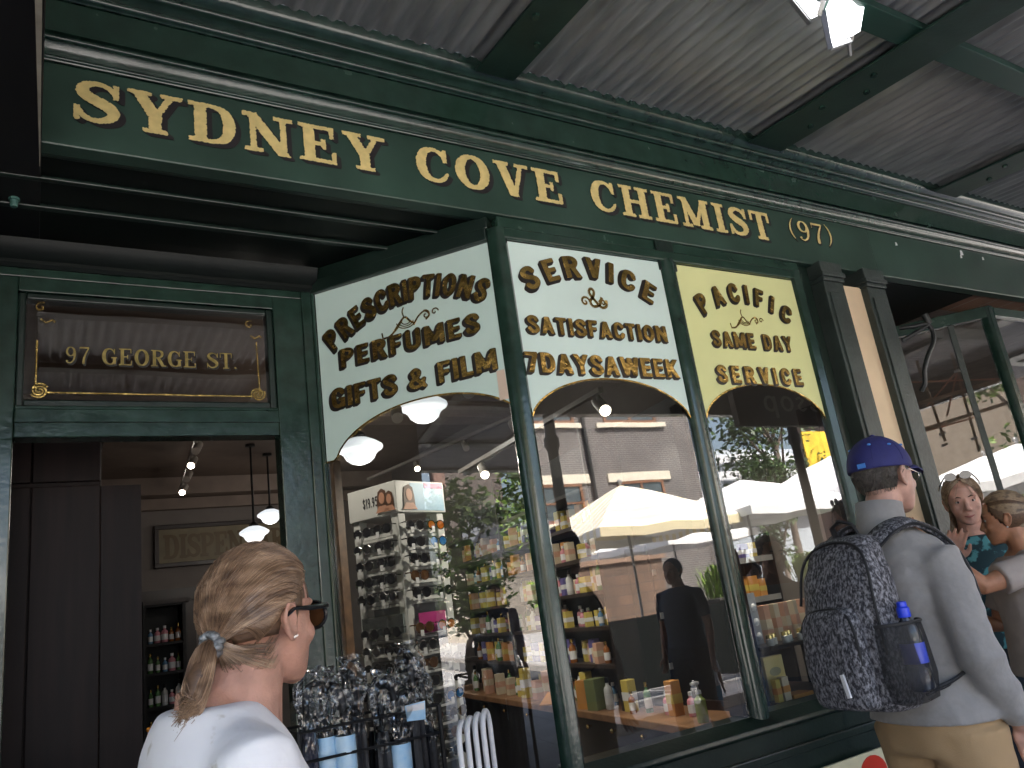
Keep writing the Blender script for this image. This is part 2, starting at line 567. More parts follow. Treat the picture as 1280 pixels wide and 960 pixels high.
SANS = {
 'P': (.56, [vb(.10, 0, 1, q), ('c', [(.1, .91, q), (.32, .91, q), (.44, .82, q), (.45, .66, q), (.36, .53, q), (.1, .52, q)])]),
 'R': (.60, [vb(.10, 0, 1, q), ('c', [(.1, .91, q), (.32, .91, q), (.44, .82, q), (.45, .68, q), (.36, .55, q), (.1, .54, q)]), ('l', .28, .55, .49, -.02, q)]),
 'E': (.52, [vb(.10, 0, 1, q), hs(.1, .48, .91, .18), hs(.1, .44, .5, .17), hs(.1, .49, .09, .18)]),
 'S': (.56, [('c', [(.46, .74, q), (.40, .88, q), (.26, .915, q), (.13, .84, q), (.12, .68, q), (.22, .56, q), (.36, .46, q), (.45, .34, q), (.44, .17, q), (.31, .085, q), (.16, .12, q), (.09, .26, q)])]),
 'C': (.58, [('c', [(.47, .72, q), (.42, .87, q), (.29, .915, q), (.15, .83, q), (.10, .5, q), (.15, .17, q), (.29, .085, q), (.42, .13, q), (.48, .28, q)])]),
 'G': (.60, [('c', [(.47, .74, q), (.42, .87, q), (.29, .915, q), (.15, .83, q), (.10, .5, q), (.15, .17, q), (.29, .085, q), (.41, .13, q), (.48, .26, q)]), vb(.48, .02, .46, q * .9), hs(.30, .56, .42, .15)]),
 'I': (.22, [vb(.10, 0, 1, q)]),
 'T': (.54, [vb(.26, 0, 1, q), hs(0, .52, .91, .18)]),
 'O': (.62, [('c', arcpts(.30, .5, .205, .41, 0, 360, q, q * .95, 24))]),
 'N': (.64, [vb(.10, 0, 1, q), ('l', .09, 1.0, .53, 0, q), vb(.52, 0, 1, q)]),
 'F': (.50, [vb(.10, 0, 1, q), hs(.1, .48, .91, .18), hs(.1, .42, .5, .17)]),
 'U': (.62, [('c', [(.10, .98, q), (.10, .35, q), (.16, .14, q), (.30, .085, q), (.44, .14, q), (.50, .35, q), (.50, .98, q)])]),
 'M': (.80, [vb(.10, 0, 1, q), ('l', .10, 1.0, .39, .12, q), ('l', .68, 1.0, .39, .12, q), vb(.68, 0, 1, q)]),
 'L': (.48, [vb(.10, 0, 1, q), hs(.1, .46, .09, .18)]),
 'V': (.60, [('l', .09, 1.0, .29, .02, q), ('l', .50, 1.0, .30, .02, q)]),
 'A': (.62, [('l', .30, .98, .09, .0, q), ('l', .31, .98, .52, .0, q), hs(.18, .44, .28, .15)]),
 'K': (.60, [vb(.10, 0, 1, q), ('l', .50, 1.0, .16, .42, q), ('l', .24, .56, .50, -.01, q)]),
 'Y': (.60, [('l', .08, 1.0, .30, .45, q), ('l', .52, 1.0, .30, .45, q), vb(.30, 0, .52, q)]),
 'D': (.60, [vb(.10, 0, 1, q), ('c', [(.1, .91, q), (.30, .90, q), (.44, .78, q), (.485, .5, q), (.44, .22, q), (.30, .10, q), (.1, .09, q)])]),
 'W': (.86, [('l', .08, 1.0, .24, .02, q), ('l', .42, .95, .25, .02, q), ('l', .42, .95, .60, .02, q), ('l', .76, 1.0, .61, .02, q)]),
 'H': (.62, [vb(.10, 0, 1, q), vb(.50, 0, 1, q), hs(.1, .5, .5, .17)]),
 '&': (.72, [('c', [(.60, .42, .15), (.52, .18, .15), (.34, .08, .16), (.15, .13, .17), (.11, .30, .17), (.24, .47, .16), (.40, .62, .15), (.43, .80, .15), (.32, .92, .15), (.20, .86, .15), (.19, .70, .15), (.32, .46, .16), (.62, .06, .16)])]),
 '7': (.54, [hs(.02, .52, .91, .18), ('l', .43, .9, .20, 0, q)]),
 'p': (.56, [vb(.10, -.28, .70, .11), ('c', arcpts(.30, .36, .19, .30, 0, 360, .11, .1, 20))]),
 'o': (.56, [('c', arcpts(.27, .36, .20, .30, 0, 360, .11, .1, 20))]),
 's': (.46, [('c', [(.38, .58, .1), (.25, .66, .1), (.12, .56, .1), (.2, .42, .1), (.34, .28, .1), (.33, .12, .1), (.2, .06, .1), (.07, .15, .1)])]),
 'e': (.54, [('c', arcpts(.27, .36, .19, .30, 10, 330, .11, .1, 20)), hs(.1, .46, .37, .09)]),
 'a': (.60, [('l', .30, .98, .05, .0, .11), ('l', .31, .98, .56, .0, .11), hs(.16, .46, .30, .1)]),
 '1': (.34, [vb(.2, 0, 1, .15), ('l', .2, .96, .05, .78, .12)]),
 '9': (.56, [('c', arcpts(.27, .68, .18, .25, 0, 360, .14, .13, 20)), ('c', [(.45, .68, .14), (.43, .35, .14), (.25, .06, .14)])]),
 '5': (.54, [hs(.12, .48, .93, .13), vb(.14, .5, .98, .13), ('c', [(.12, .58, .13), (.30, .63, .14), (.45, .48, .14), (.44, .2, .14), (.26, .07, .14), (.08, .14, .13)])]),
 '$': (.56, [('c', [(.46, .74, .13), (.40, .88, .13), (.26, .915, .13), (.13, .84, .13), (.12, .68, .13), (.22, .56, .13), (.36, .46, .13), (.45, .34, .13), (.44, .17, .13), (.31, .085, .13), (.16, .12, .13), (.09, .26, .13)]), vb(.28, -.1, 1.1, .08)]),
 ' ': (.30, []),
 '.': (.20, [('c', [(.09, .08, .15), (.10, .08, .15)])]),
}

def glyph_sdf(strokes, X, Y):
    d = np.full(X.shape, 9.0)
    for s in strokes:
        if s[0] == 'l':
            _, x0, y0, x1, y1, t = s
            dx, dy = x1 - x0, y1 - y0
            L = math.hypot(dx, dy)
            ux, uy = dx / L, dy / L
            a = (X - x0) * ux + (Y - y0) * uy
            b = (X - x0) * -uy + (Y - y0) * ux
            if dx != 0 and dy != 0:            # slanted stem: cut flat at its top and bottom
                dd = np.maximum(np.abs(b) - t / 2, np.maximum(min(y0, y1) - Y, Y - max(y0, y1)))
            else:
                dd = np.maximum(np.abs(b) - t / 2, np.abs(a - L / 2) - L / 2)
            d = np.minimum(d, dd)
        else:
            P = catmull(s[1], 4) if len(s[1]) > 2 else [np.array(p, float) for p in s[1]]
            for p, r in zip(P[:-1], P[1:]):
                ex, ey = r[0] - p[0], r[1] - p[1]
                l2 = ex * ex + ey * ey + 1e-12
                h = np.clip(((X - p[0]) * ex + (Y - p[1]) * ey) / l2, 0, 1)
                dd = np.hypot(X - p[0] - ex * h, Y - p[1] - ey * h) - (p[2] + (r[2] - p[2]) * h) / 2
                d = np.minimum(d, dd)
    return d

_rng = np.random.RandomState(3)
def sheet_from_sdf(D, xs, ys):
    """marching squares: returns 2D verts and polygons of the region D<0"""
    ny, nx = D.shape
    ins = D < 0
    cnt = ins[:-1, :-1].astype(int) + ins[1:, :-1] + ins[:-1, 1:] + ins[1:, 1:]
    V = []
    idx = {}
    def corner(i, j):
        k = (i, j)
        if k not in idx:
            idx[k] = len(V)
            V.append((xs[j], ys[i]))
        return idx[k]
    def edge(i, j, i2, j2):
        k = (i, j, i2, j2) if (i, j) < (i2, j2) else (i2, j2, i, j)
        if k not in idx:
            a, b = D[i, j], D[i2, j2]
            t = min(0.97, max(0.03, a / (a - b)))
            idx[k] = len(V)
            V.append((xs[j] + (xs[j2] - xs[j]) * t, ys[i] + (ys[i2] - ys[i]) * t))
        return idx[k]
    F = []
    for i, j in zip(*np.nonzero(cnt)):
        c = [(i, j), (i, j + 1), (i + 1, j + 1), (i + 1, j)]
        poly = []
        for a in range(4):
            p, r = c[a], c[(a + 1) % 4]
            if ins[p]:
                poly.append(corner(*p))
            if ins[p] != ins[r]:
                poly.append(edge(*p, *r))
        if len(poly) > 2:
            F.append(tuple(poly))
    return V, F

def put_letter(g, strokes, w, place, depth, res=26, grow=0.0, rag=0.0, shift=None, pad=0.12, back=False):
    """strokes -> raised letter; place(u,v,h) maps letter space (cap height 1) to the world"""
    pd = pad + (max(abs(shift[0]), abs(shift[1])) if shift else 0)
    nx = int((w + 2 * pd) * res) + 1
    ny = int((1 + 2 * pd) * res) + 1
    if any(s[0] == 'l' and min(s[2], s[4]) < -0.2 for s in strokes):
        ny = int((1.35 + 2 * pd) * res) + 1
        ys = np.linspace(-pd - .35, 1 + pd, ny)
    else:
        ys = np.linspace(-pd, 1 + pd, ny)
    xs = np.linspace(-pd, w + pd, nx)
    X, Y = np.meshgrid(xs, ys)
    if shift:
        D = np.full(X.shape, 9.0)
        for k in range(6):
            D = np.minimum(D, glyph_sdf(strokes, X - shift[0] * k / 5, Y - shift[1] * k / 5))
    else:
        D = glyph_sdf(strokes, X, Y)
    D = D - grow
    if rag:
        nz = _rng.rand(ny, nx)
        D = D + rag * np.maximum(0, nz - 0.55) * 2
    V, F = sheet_from_sdf(D, xs, ys)
    k = len(V)
    vs = [place(x, y, depth) for x, y in V] + [place(x, y, 0) for x, y in V]
    fs = list(F)
    cnt = {}
    for f in F:
        for a in range(len(f)):
            e = (f[a], f[(a + 1) % len(f)])
            cnt[e] = cnt.get(e, 0) + 1
    for (a, b) in cnt:
        if (b, a) not in cnt:
            fs.append((b, a, k + a, k + b))
    g.add(vs, fs)

def text_layout(font, text, gap):
    x = 0
    out = []
    for ch in text:
        wd, st = font[ch]
        out.append((ch, x, wd, st))
        x += wd + gap
    return out, x - gap

def write(g, font, text, frame, u0, u1, vbase, cap, depth, gap=0.08, arc=None, grow=0.0, rag=0.0, shift=None, res=26, w0=0.0, mirror=1):
    """one line of lettering. frame(u,v,h)->world on the sign face; arc(u)->(height, slope) for curved lines"""
    lay, tot = text_layout(font, text, gap)
    sx = (u1 - u0) / tot
    for ch, x, wd, st in lay:
        if not st:
            continue
        uc = u0 + (x + wd / 2) * sx
        if arc:
            hv, sl = arc(uc)
            a = math.atan(sl)
        else:
            hv, a = vbase + cap / 2, 0.0
        ca, sa = math.cos(a), math.sin(a)
        def place(px, py, h, uc=uc, hv=hv, ca=ca, sa=sa, wd=wd):
            lx, ly = (px - wd / 2) * sx, (py - .5) * cap
            return frame(uc + lx * ca - ly * sa, hv + lx * sa + ly * ca, w0 + h)
        put_letter(g, st, wd, place, depth, res, grow, rag, shift)
# ------------------------------------------------------------------ ground
PAVE = brickmat("sandstone_paving", (0.29, 0.285, 0.28), (0.34, 0.335, 0.33), (0.18, 0.18, 0.18), 1.0, 0.9, 0.6, 0.012, 0.8)
ASPH = M("asphalt", (0.055, 0.055, 0.058), 0.9, var=0.25, vscale=20, bump=0.3, bscale=200)
PLAZA = brickmat("plaza_setts", (0.34, 0.33, 0.32), (0.42, 0.41, 0.395), (0.2, 0.195, 0.19), 1.6, 0.5, 0.3, 0.015, 0.85)
FLOORW = M("brown_shop_floor", (0.10, 0.05, 0.03), 0.35, var=0.35, vscale=3, stretch=(8, 0.7, 8))
g = G(); g.box(-300, 300, -300, 300, -0.40, -0.15); tag(build("ground", g, ASPH), kind="structure")
g = G(); g.box(-60, 60, -1.35, 3.36, -0.149, 0.0); tag(build("pavement", g, PAVE), kind="structure")
g = G(); g.box(-60, 60, -60, -3.2, -0.149, -0.02); tag(build("plaza_paving", g, PLAZA), kind="structure")
g = G(); g.box(-60, 60, -1.52, -1.352, -0.149, 0.008); g.box(-60, 60, -3.198, -3.05, -0.149, -0.008); tag(build("kerb", g, M("kerb_stone", (0.3, 0.28, 0.26), 0.8)), kind="structure")
g = G(); g.box(-1.2, 4.1, 3.361, 10.05, -0.1, 0.02); g.prism([(1.14, 3.361, -0.1), (1.72, 2.66, -0.1), (4.1, 2.66, -0.1), (4.1, 3.361, -0.1)], (0, 0, 0.12)); tag(build("shop_floor", g, FLOORW), kind="structure")

# ------------------------------------------------------------------ the chemist's building
SF = 0.994
def fz(z): return 1.52 + (z - 1.52) * SF
def fx(x): return x * SF
YF = 2.6 * SF
shop = thing("chemist_shop", "dark green Victorian shopfront with recessed door and angled display window", "shop", (1.5, 2.9, 0))
WALLW = M("warm_grey_plaster", (0.165, 0.145, 0.135), 0.85, var=0.06)
CEIL = M("brown_ceiling_paint", (0.13, 0.095, 0.075), 0.8, var=0.1)
UPB = brickmat("upper_wall_brick", (0.30, 0.17, 0.11), (0.26, 0.14, 0.09), (0.35, 0.32, 0.28), 4.0, 0.9, 0.3, 0.02, rot=(R(90), 0, 0))
g = G(); g.box(-12, 16, 2.66, 2.95, 3.18, 11); g.box(-12, 16, 2.95, 11, 10.8, 11); build("upper_wall", g, UPB, shop)
g = G(); g.box(-1.3, -1.2, 3.4, 10.15, 0, 3.5); build("side_wall", g, WALLW, shop)
g = G(); g.box(4.1, 4.25, 2.70, 10.15, 0, 3.5); build("side_wall", g, WALLW, shop)
g = G(); g.box(-1.2, 4.1, 10.05, 10.15, 0, 3.5)
build("back_wall", g, WALLW, shop)
g = G(); g.box(-1.3, 4.25, 3.4, 10.15, 3.5, 3.6); g.prism([(1.1, 3.4, 3.5), (1.68, 2.7, 3.5), (4.25, 2.7, 3.5), (4.25, 3.4, 3.5)], (0, 0, 0.1))
build("ceiling", g, CEIL, shop)
for b_ in ((9.75, 10.05, 3.30, 3.5), (6.5, 6.8, 3.34, 3.5), (9.95, 10.05, 3.16, 3.29)):
    g = G(); g.box(-1.2, 4.1, *b_); build("ceiling_beam", g, M("ceiling_beam_paint", (0.20, 0.155, 0.13), 0.75), shop)
g = G(); g.box(0.55, 0.68, 9.98, 10.04, 0, 2.2); g.box(0.55, 2.0, 9.95, 10.04, 2.10, 2.24); g.box(1.5, 1.62, 9.98, 10.04, 0, 2.1); g.box(0.69, 1.49, 10.0, 10.04, 0.0, 2.09)
build("inner_doorway", g, DARKWOOD, shop)
# left party wall
g = G(); g.box(-8, -0.30, 2.62, 3.4, 0, 3.17); build("party_wall", g, M("grey_brown_render", (0.12, 0.11, 0.10), 0.8, bump=0.2), shop)

# cornice and frieze profile swept along the street
def sweep(name, prof, mat, x0=-3.0, x1=11.0, parent=shop, smooth=25, nseg=1):
    g = G()
    xs = [x0 + (x1 - x0) * i / nseg for i in range(nseg + 1)]
    g.loft([[(x, y, z) for y, z in prof] for x in xs])
    return build(name, g, mat, parent, smooth)
sweep("frieze", [(2.70, fz(3.592)), (2.552, fz(3.592)), (2.552, fz(3.600)), (2.556, fz(3.604)), (2.556, fz(3.722)), (2.70, fz(3.722))], GREEN)
def bead(y, z, r, n=10):
    """half-round moulding facing the street, listed from its foot up"""
    return [(y - r * math.cos(a), z + r * math.sin(a)) for a in [-math.pi / 2 + math.pi * q_ / n for q_ in range(n + 1)]]
sweep("cornice", [(2.70, 3.712), (2.548, 3.712)] + bead(2.545, 3.732, .016) + [(2.540, 3.752), (2.528, 3.760), (2.520, 3.764)] + bead(2.514, 3.780, .014) + [(2.512, 3.796), (2.500, 3.802), (2.486, 3.812), (2.476, 3.824), (2.470, 3.838), (2.468, 3.868), (2.70, 3.868)], GREENR, smooth=50)
sweep("fascia_moulding", [(2.70, fz(3.487)), (2.574, fz(3.487))] + bead(2.572, fz(3.499), .008) + [(2.570, fz(3.516)), (2.566, fz(3.530)), (2.560, fz(3.542)), (2.554, fz(3.550))] + bead(2.556, fz(3.567), .0095) + [(2.556, fz(3.581)), (2.70, fz(3.581))], GREENR, smooth=50)

# recess soffit
g = G()
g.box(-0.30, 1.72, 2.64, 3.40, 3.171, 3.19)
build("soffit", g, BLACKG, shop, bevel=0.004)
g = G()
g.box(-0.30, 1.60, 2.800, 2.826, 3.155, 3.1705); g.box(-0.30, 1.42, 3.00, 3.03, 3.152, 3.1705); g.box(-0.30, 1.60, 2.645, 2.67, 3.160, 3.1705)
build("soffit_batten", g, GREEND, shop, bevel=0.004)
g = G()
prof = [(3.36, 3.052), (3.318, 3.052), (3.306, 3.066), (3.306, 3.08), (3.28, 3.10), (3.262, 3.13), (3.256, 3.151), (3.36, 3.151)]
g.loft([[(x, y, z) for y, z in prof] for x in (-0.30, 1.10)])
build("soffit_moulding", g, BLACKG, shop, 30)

# posts
P1A = Vector((1.102, 3.328, 0)); P1B = Vector((1.657, 2.631, 0))
PT = (P1B - P1A).normalized(); PN = Vector((PT.y, -PT.x, 0))
def post(poly, z0, z1, mat=GREENR):
    g = G(); g.prism([(x, y, z0) for x, y in poly], (0, 0, z1 - z0)); return build("post", g, mat, shop, 35)
def rounded(cx, cy, w, d, n=7):
    """post section with a half round nose to the street"""
    pts = [(cx + w / 2, cy + d)]
    for i in range(n + 1):
        a = math.pi * i / n
        pts.append((cx + w / 2 * math.cos(a), cy - d * 0.42 * math.sin(a)))
    pts.append((cx - w / 2, cy + d))
    return list(reversed(pts))
post([(1.664, 2.652), (1.652, 2.630), (1.662, 2.596), (1.684, 2.578), (1.712, 2.574), (1.728, 2.588), (1.730, 2.612), (1.730, 2.66), (1.70, 2.68)], 0.90, 3.10)
post(rounded(2.657, 2.60, 0.098, 0.075), 0.90, 3.06)
post([(3.582, 2.66), (3.582, 2.60), (3.59, 2.578), (3.625, 2.562), (3.655, 2.578), (3.66, 2.60), (3.66, 2.66)], 0.90, 3.10)
post([(3.662, 2.67), (3.662, 2.625), (3.785, 2.625), (3.785, 2.67)], 0.0, 3.16, GREEND)
# panel 1 inner post next to the door
a = P1A + PT * -0.075
g = G()
for s0, s1, h0, h1 in ((-0.078, -0.045, -0.05, 0.045), (-0.043, -0.002, -0.05, 0.022)):
    q0, q1 = P1A + PT * s0, P1A + PT * s1
    g.prism([(q0 + PN * h0), (q0 + PN * h1), (q1 + PN * h1), (q1 + PN * h0)], (0, 0, 3.10))
build("post", g, GREENR, shop, bevel=0.006)
# window head and glazing beads
def railbox(g, O, t, n, s0, s1, h0, h1, z0, z1):
    a, b = O + t * s0, O + t * s1
    g.prism([a + n * h0 + Vector((0, 0, z0)), a + n * h1 + Vector((0, 0, z0)), b + n * h1 + Vector((0, 0, z0)), b + n * h0 + Vector((0, 0, z0))], (0, 0, z1 - z0))
TX = Vector((1, 0, 0)); NX = Vector((0, -1, 0))
O2 = Vector((1.727, 2.6, 0)); O3 = Vector((2.707, 2.6, 0))
g = G(); railbox(g, P1A, PT, PN, -0.04, 0.895, -0.05, 0.028, 3.044, 3.105); railbox(g, P1A, PT, PN, -0.04, 0.90, -0.05, 0.012, 3.106, 3.17); build("window_head", g, GREEND, shop, bevel=0.006)
g = G(); g.box(1.70, 3.66, 2.574, 2.66, 3.046, 3.100); g.box(1.70, 3.68, 2.60, 2.66, 3.101, 3.17); build("window_head", g, GREEN, shop, bevel=0.008)
g = G(); g.box(2.60, 2.715, 2.586, 2.60, 3.0, 3.168); build("head_block", g, GREEND, shop, bevel=0.004)
# sill, stall riser
g = G(); g.prism([(1.66, 2.67, 0.90), (1.66, 2.545, 0.872), (1.66, 2.530, 0.885), (1.66, 2.535, 0.903), (1.66, 2.60, 0.938), (1.66, 2.67, 0.945)], (2.1, 0, 0)); build("sill", g, GREEND, shop, bevel=0.004)
g = G(); railbox(g, P1A, PT, PN, -0.06, 0.93, -0.05, 0.06, 0.86, 0.93); build("sill", g, GREEND, shop, bevel=0.008)
g = G(); g.box(1.69, 3.66, 2.575, 2.66, 0.0, 0.87); g.box(1.68, 3.66, 2.555, 2.575, 0.755, 0.792); g.box(1.68, 3.66, 2.548, 2.575, 0.02, 0.2); railbox(g, P1A, PT, PN, -0.05, 0.90, -0.05, 0.025, 0.0, 0.86)
build("stall_riser", g, GREEND, shop, bevel=0.006)
# pilasters with caps and the cream strip of wall between them
for x0, x1 in ((3.79, 4.005), (4.19, 4.41)):
    g = G()
    g.box(x0 + .02, x1 - .02, 2.555, 2.70, 0.0, 3.05)
    g.box(x0 + .045, x1 - .045, 2.545, 2.555, 0.3, 2.98)
    g.box(x0 + .014, x1 - .014, 2.545, 2.70, 3.051, 3.075); g.box(x0 + .006, x1 - .006, 2.535, 2.70, 3.076, 3.105); g.box(x0 + .012, x1 - .012, 2.545, 2.70, 3.106, 3.17); g.box(x0, x1, 2.535, 2.70, 0, 0.28)
    build("pilaster", g, GREYGREEN, shop, bevel=0.006)
g = G(); g.box(3.98, 4.22, 2.60, 2.70, 0, 3.06); build("wall_strip", g, CREAM, shop)
# panes
def pane(O, t, n, wd, z0, z1, h, name, mat, parent):
    g = G()
    a, b = O + n * h, O + t * wd + n * h
    z = Vector((0, 0, 1))
    g.quad(a + z * z0, b + z * z0, b + z * z1, a + z * z1)
    g.quad(a - n * .006 + z * z0, a - n * .006 + z * z1, b - n * .006 + z * z1, b - n * .006 + z * z0)
    g.v = g.v[:4]; g.f = g.f[:1]; g.m = g.m[:1]
    return build(name, g, mat, parent)
pane(P1A, PT, PN, 0.891, 0.93, 3.04, -0.004, "window_pane", PANE, shop)
pane(O2, TX, NX, 0.884, 0.938, 3.044, -0.004, "window_pane", PANE, shop)
pane(O3, TX, NX, 0.876, 0.938, 3.044, -0.004, "window_pane", PANE, shop)
# timber linings just inside the glass
g = G(); railbox(g, P1A, PT, PN, 0.0, 0.022, -0.07, -0.012, 0.93, 2.25); build("lining", g, MIDWOOD, shop)
for b_ in ((2.585, 2.605, 2.62, 2.70), (3.54, 3.58, 2.62, 2.74)):
    g = G(); g.box(*b_, 0.94, 2.33); build("lining", g, DARKWOOD, shop)

# doorway
g = G(); g.box(-0.30, -0.077, 3.328, 3.42, 0, 3.05); g.box(-0.125, -0.077, 3.318, 3.328, 0.0, 2.36); build("door_jamb", g, GREENR, shop, bevel=0.005)
g = G(); g.box(0.901, 1.075, 3.328, 3.42, 0, 3.05); g.box(1.03, 1.075, 3.315, 3.328, 0, 3.05); build("door_jamb", g, GREENR, shop, bevel=0.005)
g = G(); g.box(-0.077, 0.901, 3.326, 3.42, 2.365, 2.49); g.box(-0.077, 0.901, 3.314, 3.326, 2.42, 2.475); build("door_transom", g, GREENR, shop, bevel=0.005)
g = G(); g.box(-0.077, 0.901, 3.326, 3.42, 2.955, 3.05); g.box(-0.29, 1.03, 3.318, 3.326, 3.012, 3.05); build("door_head", g, GREENR, shop, bevel=0.004)
g = G(); g.box(-0.076, -0.05, 3.338, 3.40, 2.491, 2.954); g.box(0.872, 0.90, 3.338, 3.40, 2.491, 2.954); g.box(-0.05, 0.872, 3.338, 3.40, 2.491, 2.517); g.box(-0.05, 0.872, 3.338, 3.40, 2.929, 2.954)
tl = build("transom_light", g, GREEND, shop, bevel=0.006); tl['label'] = "fanlight over the open door, gilt lettered 97 GEORGE ST."
OT = Vector((-0.05, 3.352, 0))
pane(OT, TX, NX, 0.922, 2.517, 2.929, 0.0, "pane", TRANSPANE, tl)
def frT(u, v, h): return OT + TX * u + Vector((0, 0, v)) + NX * h
g = G(); write(g, SERIF, "97 GEORGE ST.", frT, 0.135, 0.79, 2.668, 0.073, 0.001, gap=.07, w0=0.004, res=30, grow=-.012); build("lettering", g, M("dull_gilt", (.34, .26, .09), .35, metal=.8, var=.4, vscale=30), tl)
g = G(); write(g, SERIF, "97 GEORGE ST.", frT, 0.135, 0.79, 2.668, 0.073, 0.001, gap=.07, w0=0.002, res=24, shift=(.07, -.09)); build("letter_shade", g, SHADE, tl)
def line2d(g, fr, pts, wd, h=0.003, th=0.0012):
    P = [Vector((p[0], p[1], 0)) for p in pts]
    for a, b in zip(P[:-1], P[1:]):
        d = (b - a); L = d.length
        if L < 1e-6: continue
        nrm = Vector((-d.y, d.x, 0)) / L * wd / 2
        c = [a - nrm, b - nrm, b + nrm, a + nrm]
        g.prism([fr(p.x, p.y, h) for p in c], Vector(fr(0, 0, th)) - Vector(fr(0, 0, 0)))
g = G()
line2d(g, frT, [(0.04, 2.76), (0.04, 2.565)], .005); line2d(g, frT, [(0.875, 2.80), (0.88, 2.565)], .005); line2d(g, frT, [(0.075, 2.548), (0.845, 2.545)], .005)
def spiral(cx, cy, r, turns, dirn=1, a0=0, n=26, r1=0.004):
    return [(cx + (r + (r1 - r) * i / n) * math.cos(a0 + dirn * turns * 6.283 * i / n), cy + (r + (r1 - r) * i / n) * math.sin(a0 + dirn * turns * 6.283 * i / n)) for i in range(n + 1)]
for cx, cy, dr in ((0.052, 2.555, 1), (0.872, 2.555, -1)):
    for k in range(2):
        line2d(g, frT, spiral(cx, cy, .031, 1.25, dr, k * 3.14 + .5), .006, 0.003 + .0015 * k)
for cx, cy in ((0.05, 2.90), (0.85, 2.88)):
    line2d(g, frT, spiral(cx, cy, .022, 1.0, 1, 1), .005); line2d(g, frT, [(cx, cy - .05), (cx + .02, cy - .065), (cx + .04, cy - .05), (cx + .05, cy - .06)], .005)
build("gilt_border", g, GOLDLEAF, tl)
# open door leaf, folded back inside
g = G(); g.box(-0.15, -0.105, 3.43, 4.30, 0.02, 2.34); build("door_leaf", g, CABWOOD, shop, bevel=0.004)

# ------------------------------------------------------------------ fascia sign
sign = thing("fascia_sign", "long dark green fascia board with big gold serif letters over the shopfront", "shop sign", (2.0, 2.59, 3.0))
g = G(); g.box(-3.0, 4.42, YF, 2.655, fz(3.171), fz(3.488)); build("board", g, SIGNGREEN, sign, bevel=0.006)
g = G(); g.box(4.422, 11.0, YF + .004, 2.655, fz(3.171), fz(3.488)); tag(build("neighbour_fascia", g, SIGNGREEN, own=True, bevel=0.006), "plain dark green fascia continuing right over the next shop, chipped white", "fascia")
OF = Vector((0, YF, 0))
def frF(u, v, h): return Vector((fx(u), YF - h, fz(v)))
for txt, u0, u1, vb_, cap in (("SYDNEY", 0.075, 1.19, 3.277, .163), ("COVE", 1.333, 2.085, 3.277, .168), ("CHEMIST", 2.252, 3.515, 3.279, .170)):
    g = G(); write(g, SERIF, txt, frF, u0, u1, vb_, cap, 0.002, gap=.15, w0=0.004, res=44, rag=0.03, grow=.014); o = build("lettering", g, GOLDPAINT, sign); o['label'] = "gold serif word " + txt
    g = G(); write(g, SERIF, txt, frF, u0, u1, vb_, cap, 0.002, gap=.15, w0=0.0015, res=26, shift=(.11, -.09)); build("letter_shade", g, SHADE_F, sign)
g = G(); write(g, SERIF, "(97)", frF, 3.68, 4.065, 3.315, .135, 0.002, gap=.06, w0=0.004, res=44, grow=-.008, rag=0.02); o = build("lettering", g, GOLDPAINT, sign); o['label'] = "thin gold number (97) in brackets"
g = G(); write(g, SERIF, "(97)", frF, 3.68, 4.065, 3.315, .135, 0.002, gap=.06, w0=0.0015, res=26, shift=(.05, -.05)); build("letter_shade", g, SHADE_F, sign)
# chips of white undercoat on the next fascia
for (u, v, s) in ((4.71, 3.41, .012), (5.48, 3.44, .02), (5.75, 3.43, .012), (5.46, 3.41, .012)):
    g = G(); g.prism([(u - s, YF + .003, v - s), (u + s, YF + .003, v - s * .6), (u + s * .6, YF + .003, v + s), (u - s * .5, YF + .003, v + s * 1.1)], (0, -0.0015, 0))
    build("paint_chip", g, WHITEP, bpy.data.objects["neighbour_fascia"])

# ------------------------------------------------------------------ the three glass sign panels
def frame_of(O, t, n):
    return lambda u, v, h: O + t * u + Vector((0, 0, v)) + n * h
FR1, FR2, FR3 = frame_of(P1A, PT, PN), frame_of(O2, TX, NX), frame_of(O3, TX, NX)
def arch_z(u, wd, asym=0.0):
    x = (u / wd) * 2 - 1 - asym
    return 2.242 + 0.185 * max(0.0, 1 - abs(x) ** 2.1) ** 0.62
def sign_panel(fr, wd, mat, label, edge, asym=0.0):
    root = thing("sign_panel", label, "sign panel", tuple(fr(wd / 2, 2.24, 0)), 0)
    N = 48
    g = G()
    us = [0.001 + (wd - .002) * i / N for i in range(N + 1)]
    lo = [max(2.242, arch_z(u, wd, asym)) for u in us]
    h0, h1 = 0.0, 0.003
    vs = []
    for u, z in zip(us, lo):
        vs += [fr(u, z, h1), fr(u, 3.043, h1), fr(u, z, h0), fr(u, 3.043, h0)]
    fs = []
    for i in range(N):
        a, b = i * 4, (i + 1) * 4
        fs += [(a, b, b + 1, a + 1), (a + 2, a + 3, b + 3, b + 2), (a, a + 2, b + 2, b), (a + 1, b + 1, b + 3, a + 3)]
    fs += [(0, 1, 3, 2), (N * 4, N * 4 + 2, N * 4 + 3, N * 4 + 1)]
    g.add(vs, fs)
    build("panel", g, mat, root)
    g = G()
    line2d(g, lambda u, v, h: fr(u, v, h), [(u, z - 0.004) for u, z in zip(us, lo)], .007, 0.0035, 0.002)
    build("gilt_edge", g, edge, root)
    return root
def lines(root, fr, rows, mat):
    for txt, u0, u1, vb_, cap, arc, gap in rows:
        g = G(); write(g, SANS, txt, fr, u0, u1, vb_, cap, 0.0015, gap=gap, arc=arc, w0=0.0065, res=24); o = build("lettering", g, mat, root); o['label'] = "gilded line reading " + txt
        g = G(); write(g, SANS, txt, fr, u0, u1, vb_, cap, 0.0015, gap=gap, arc=arc, w0=0.0045, res=20, shift=(-.11, -.11), grow=.02); build("letter_shade", g, SHADE, root)
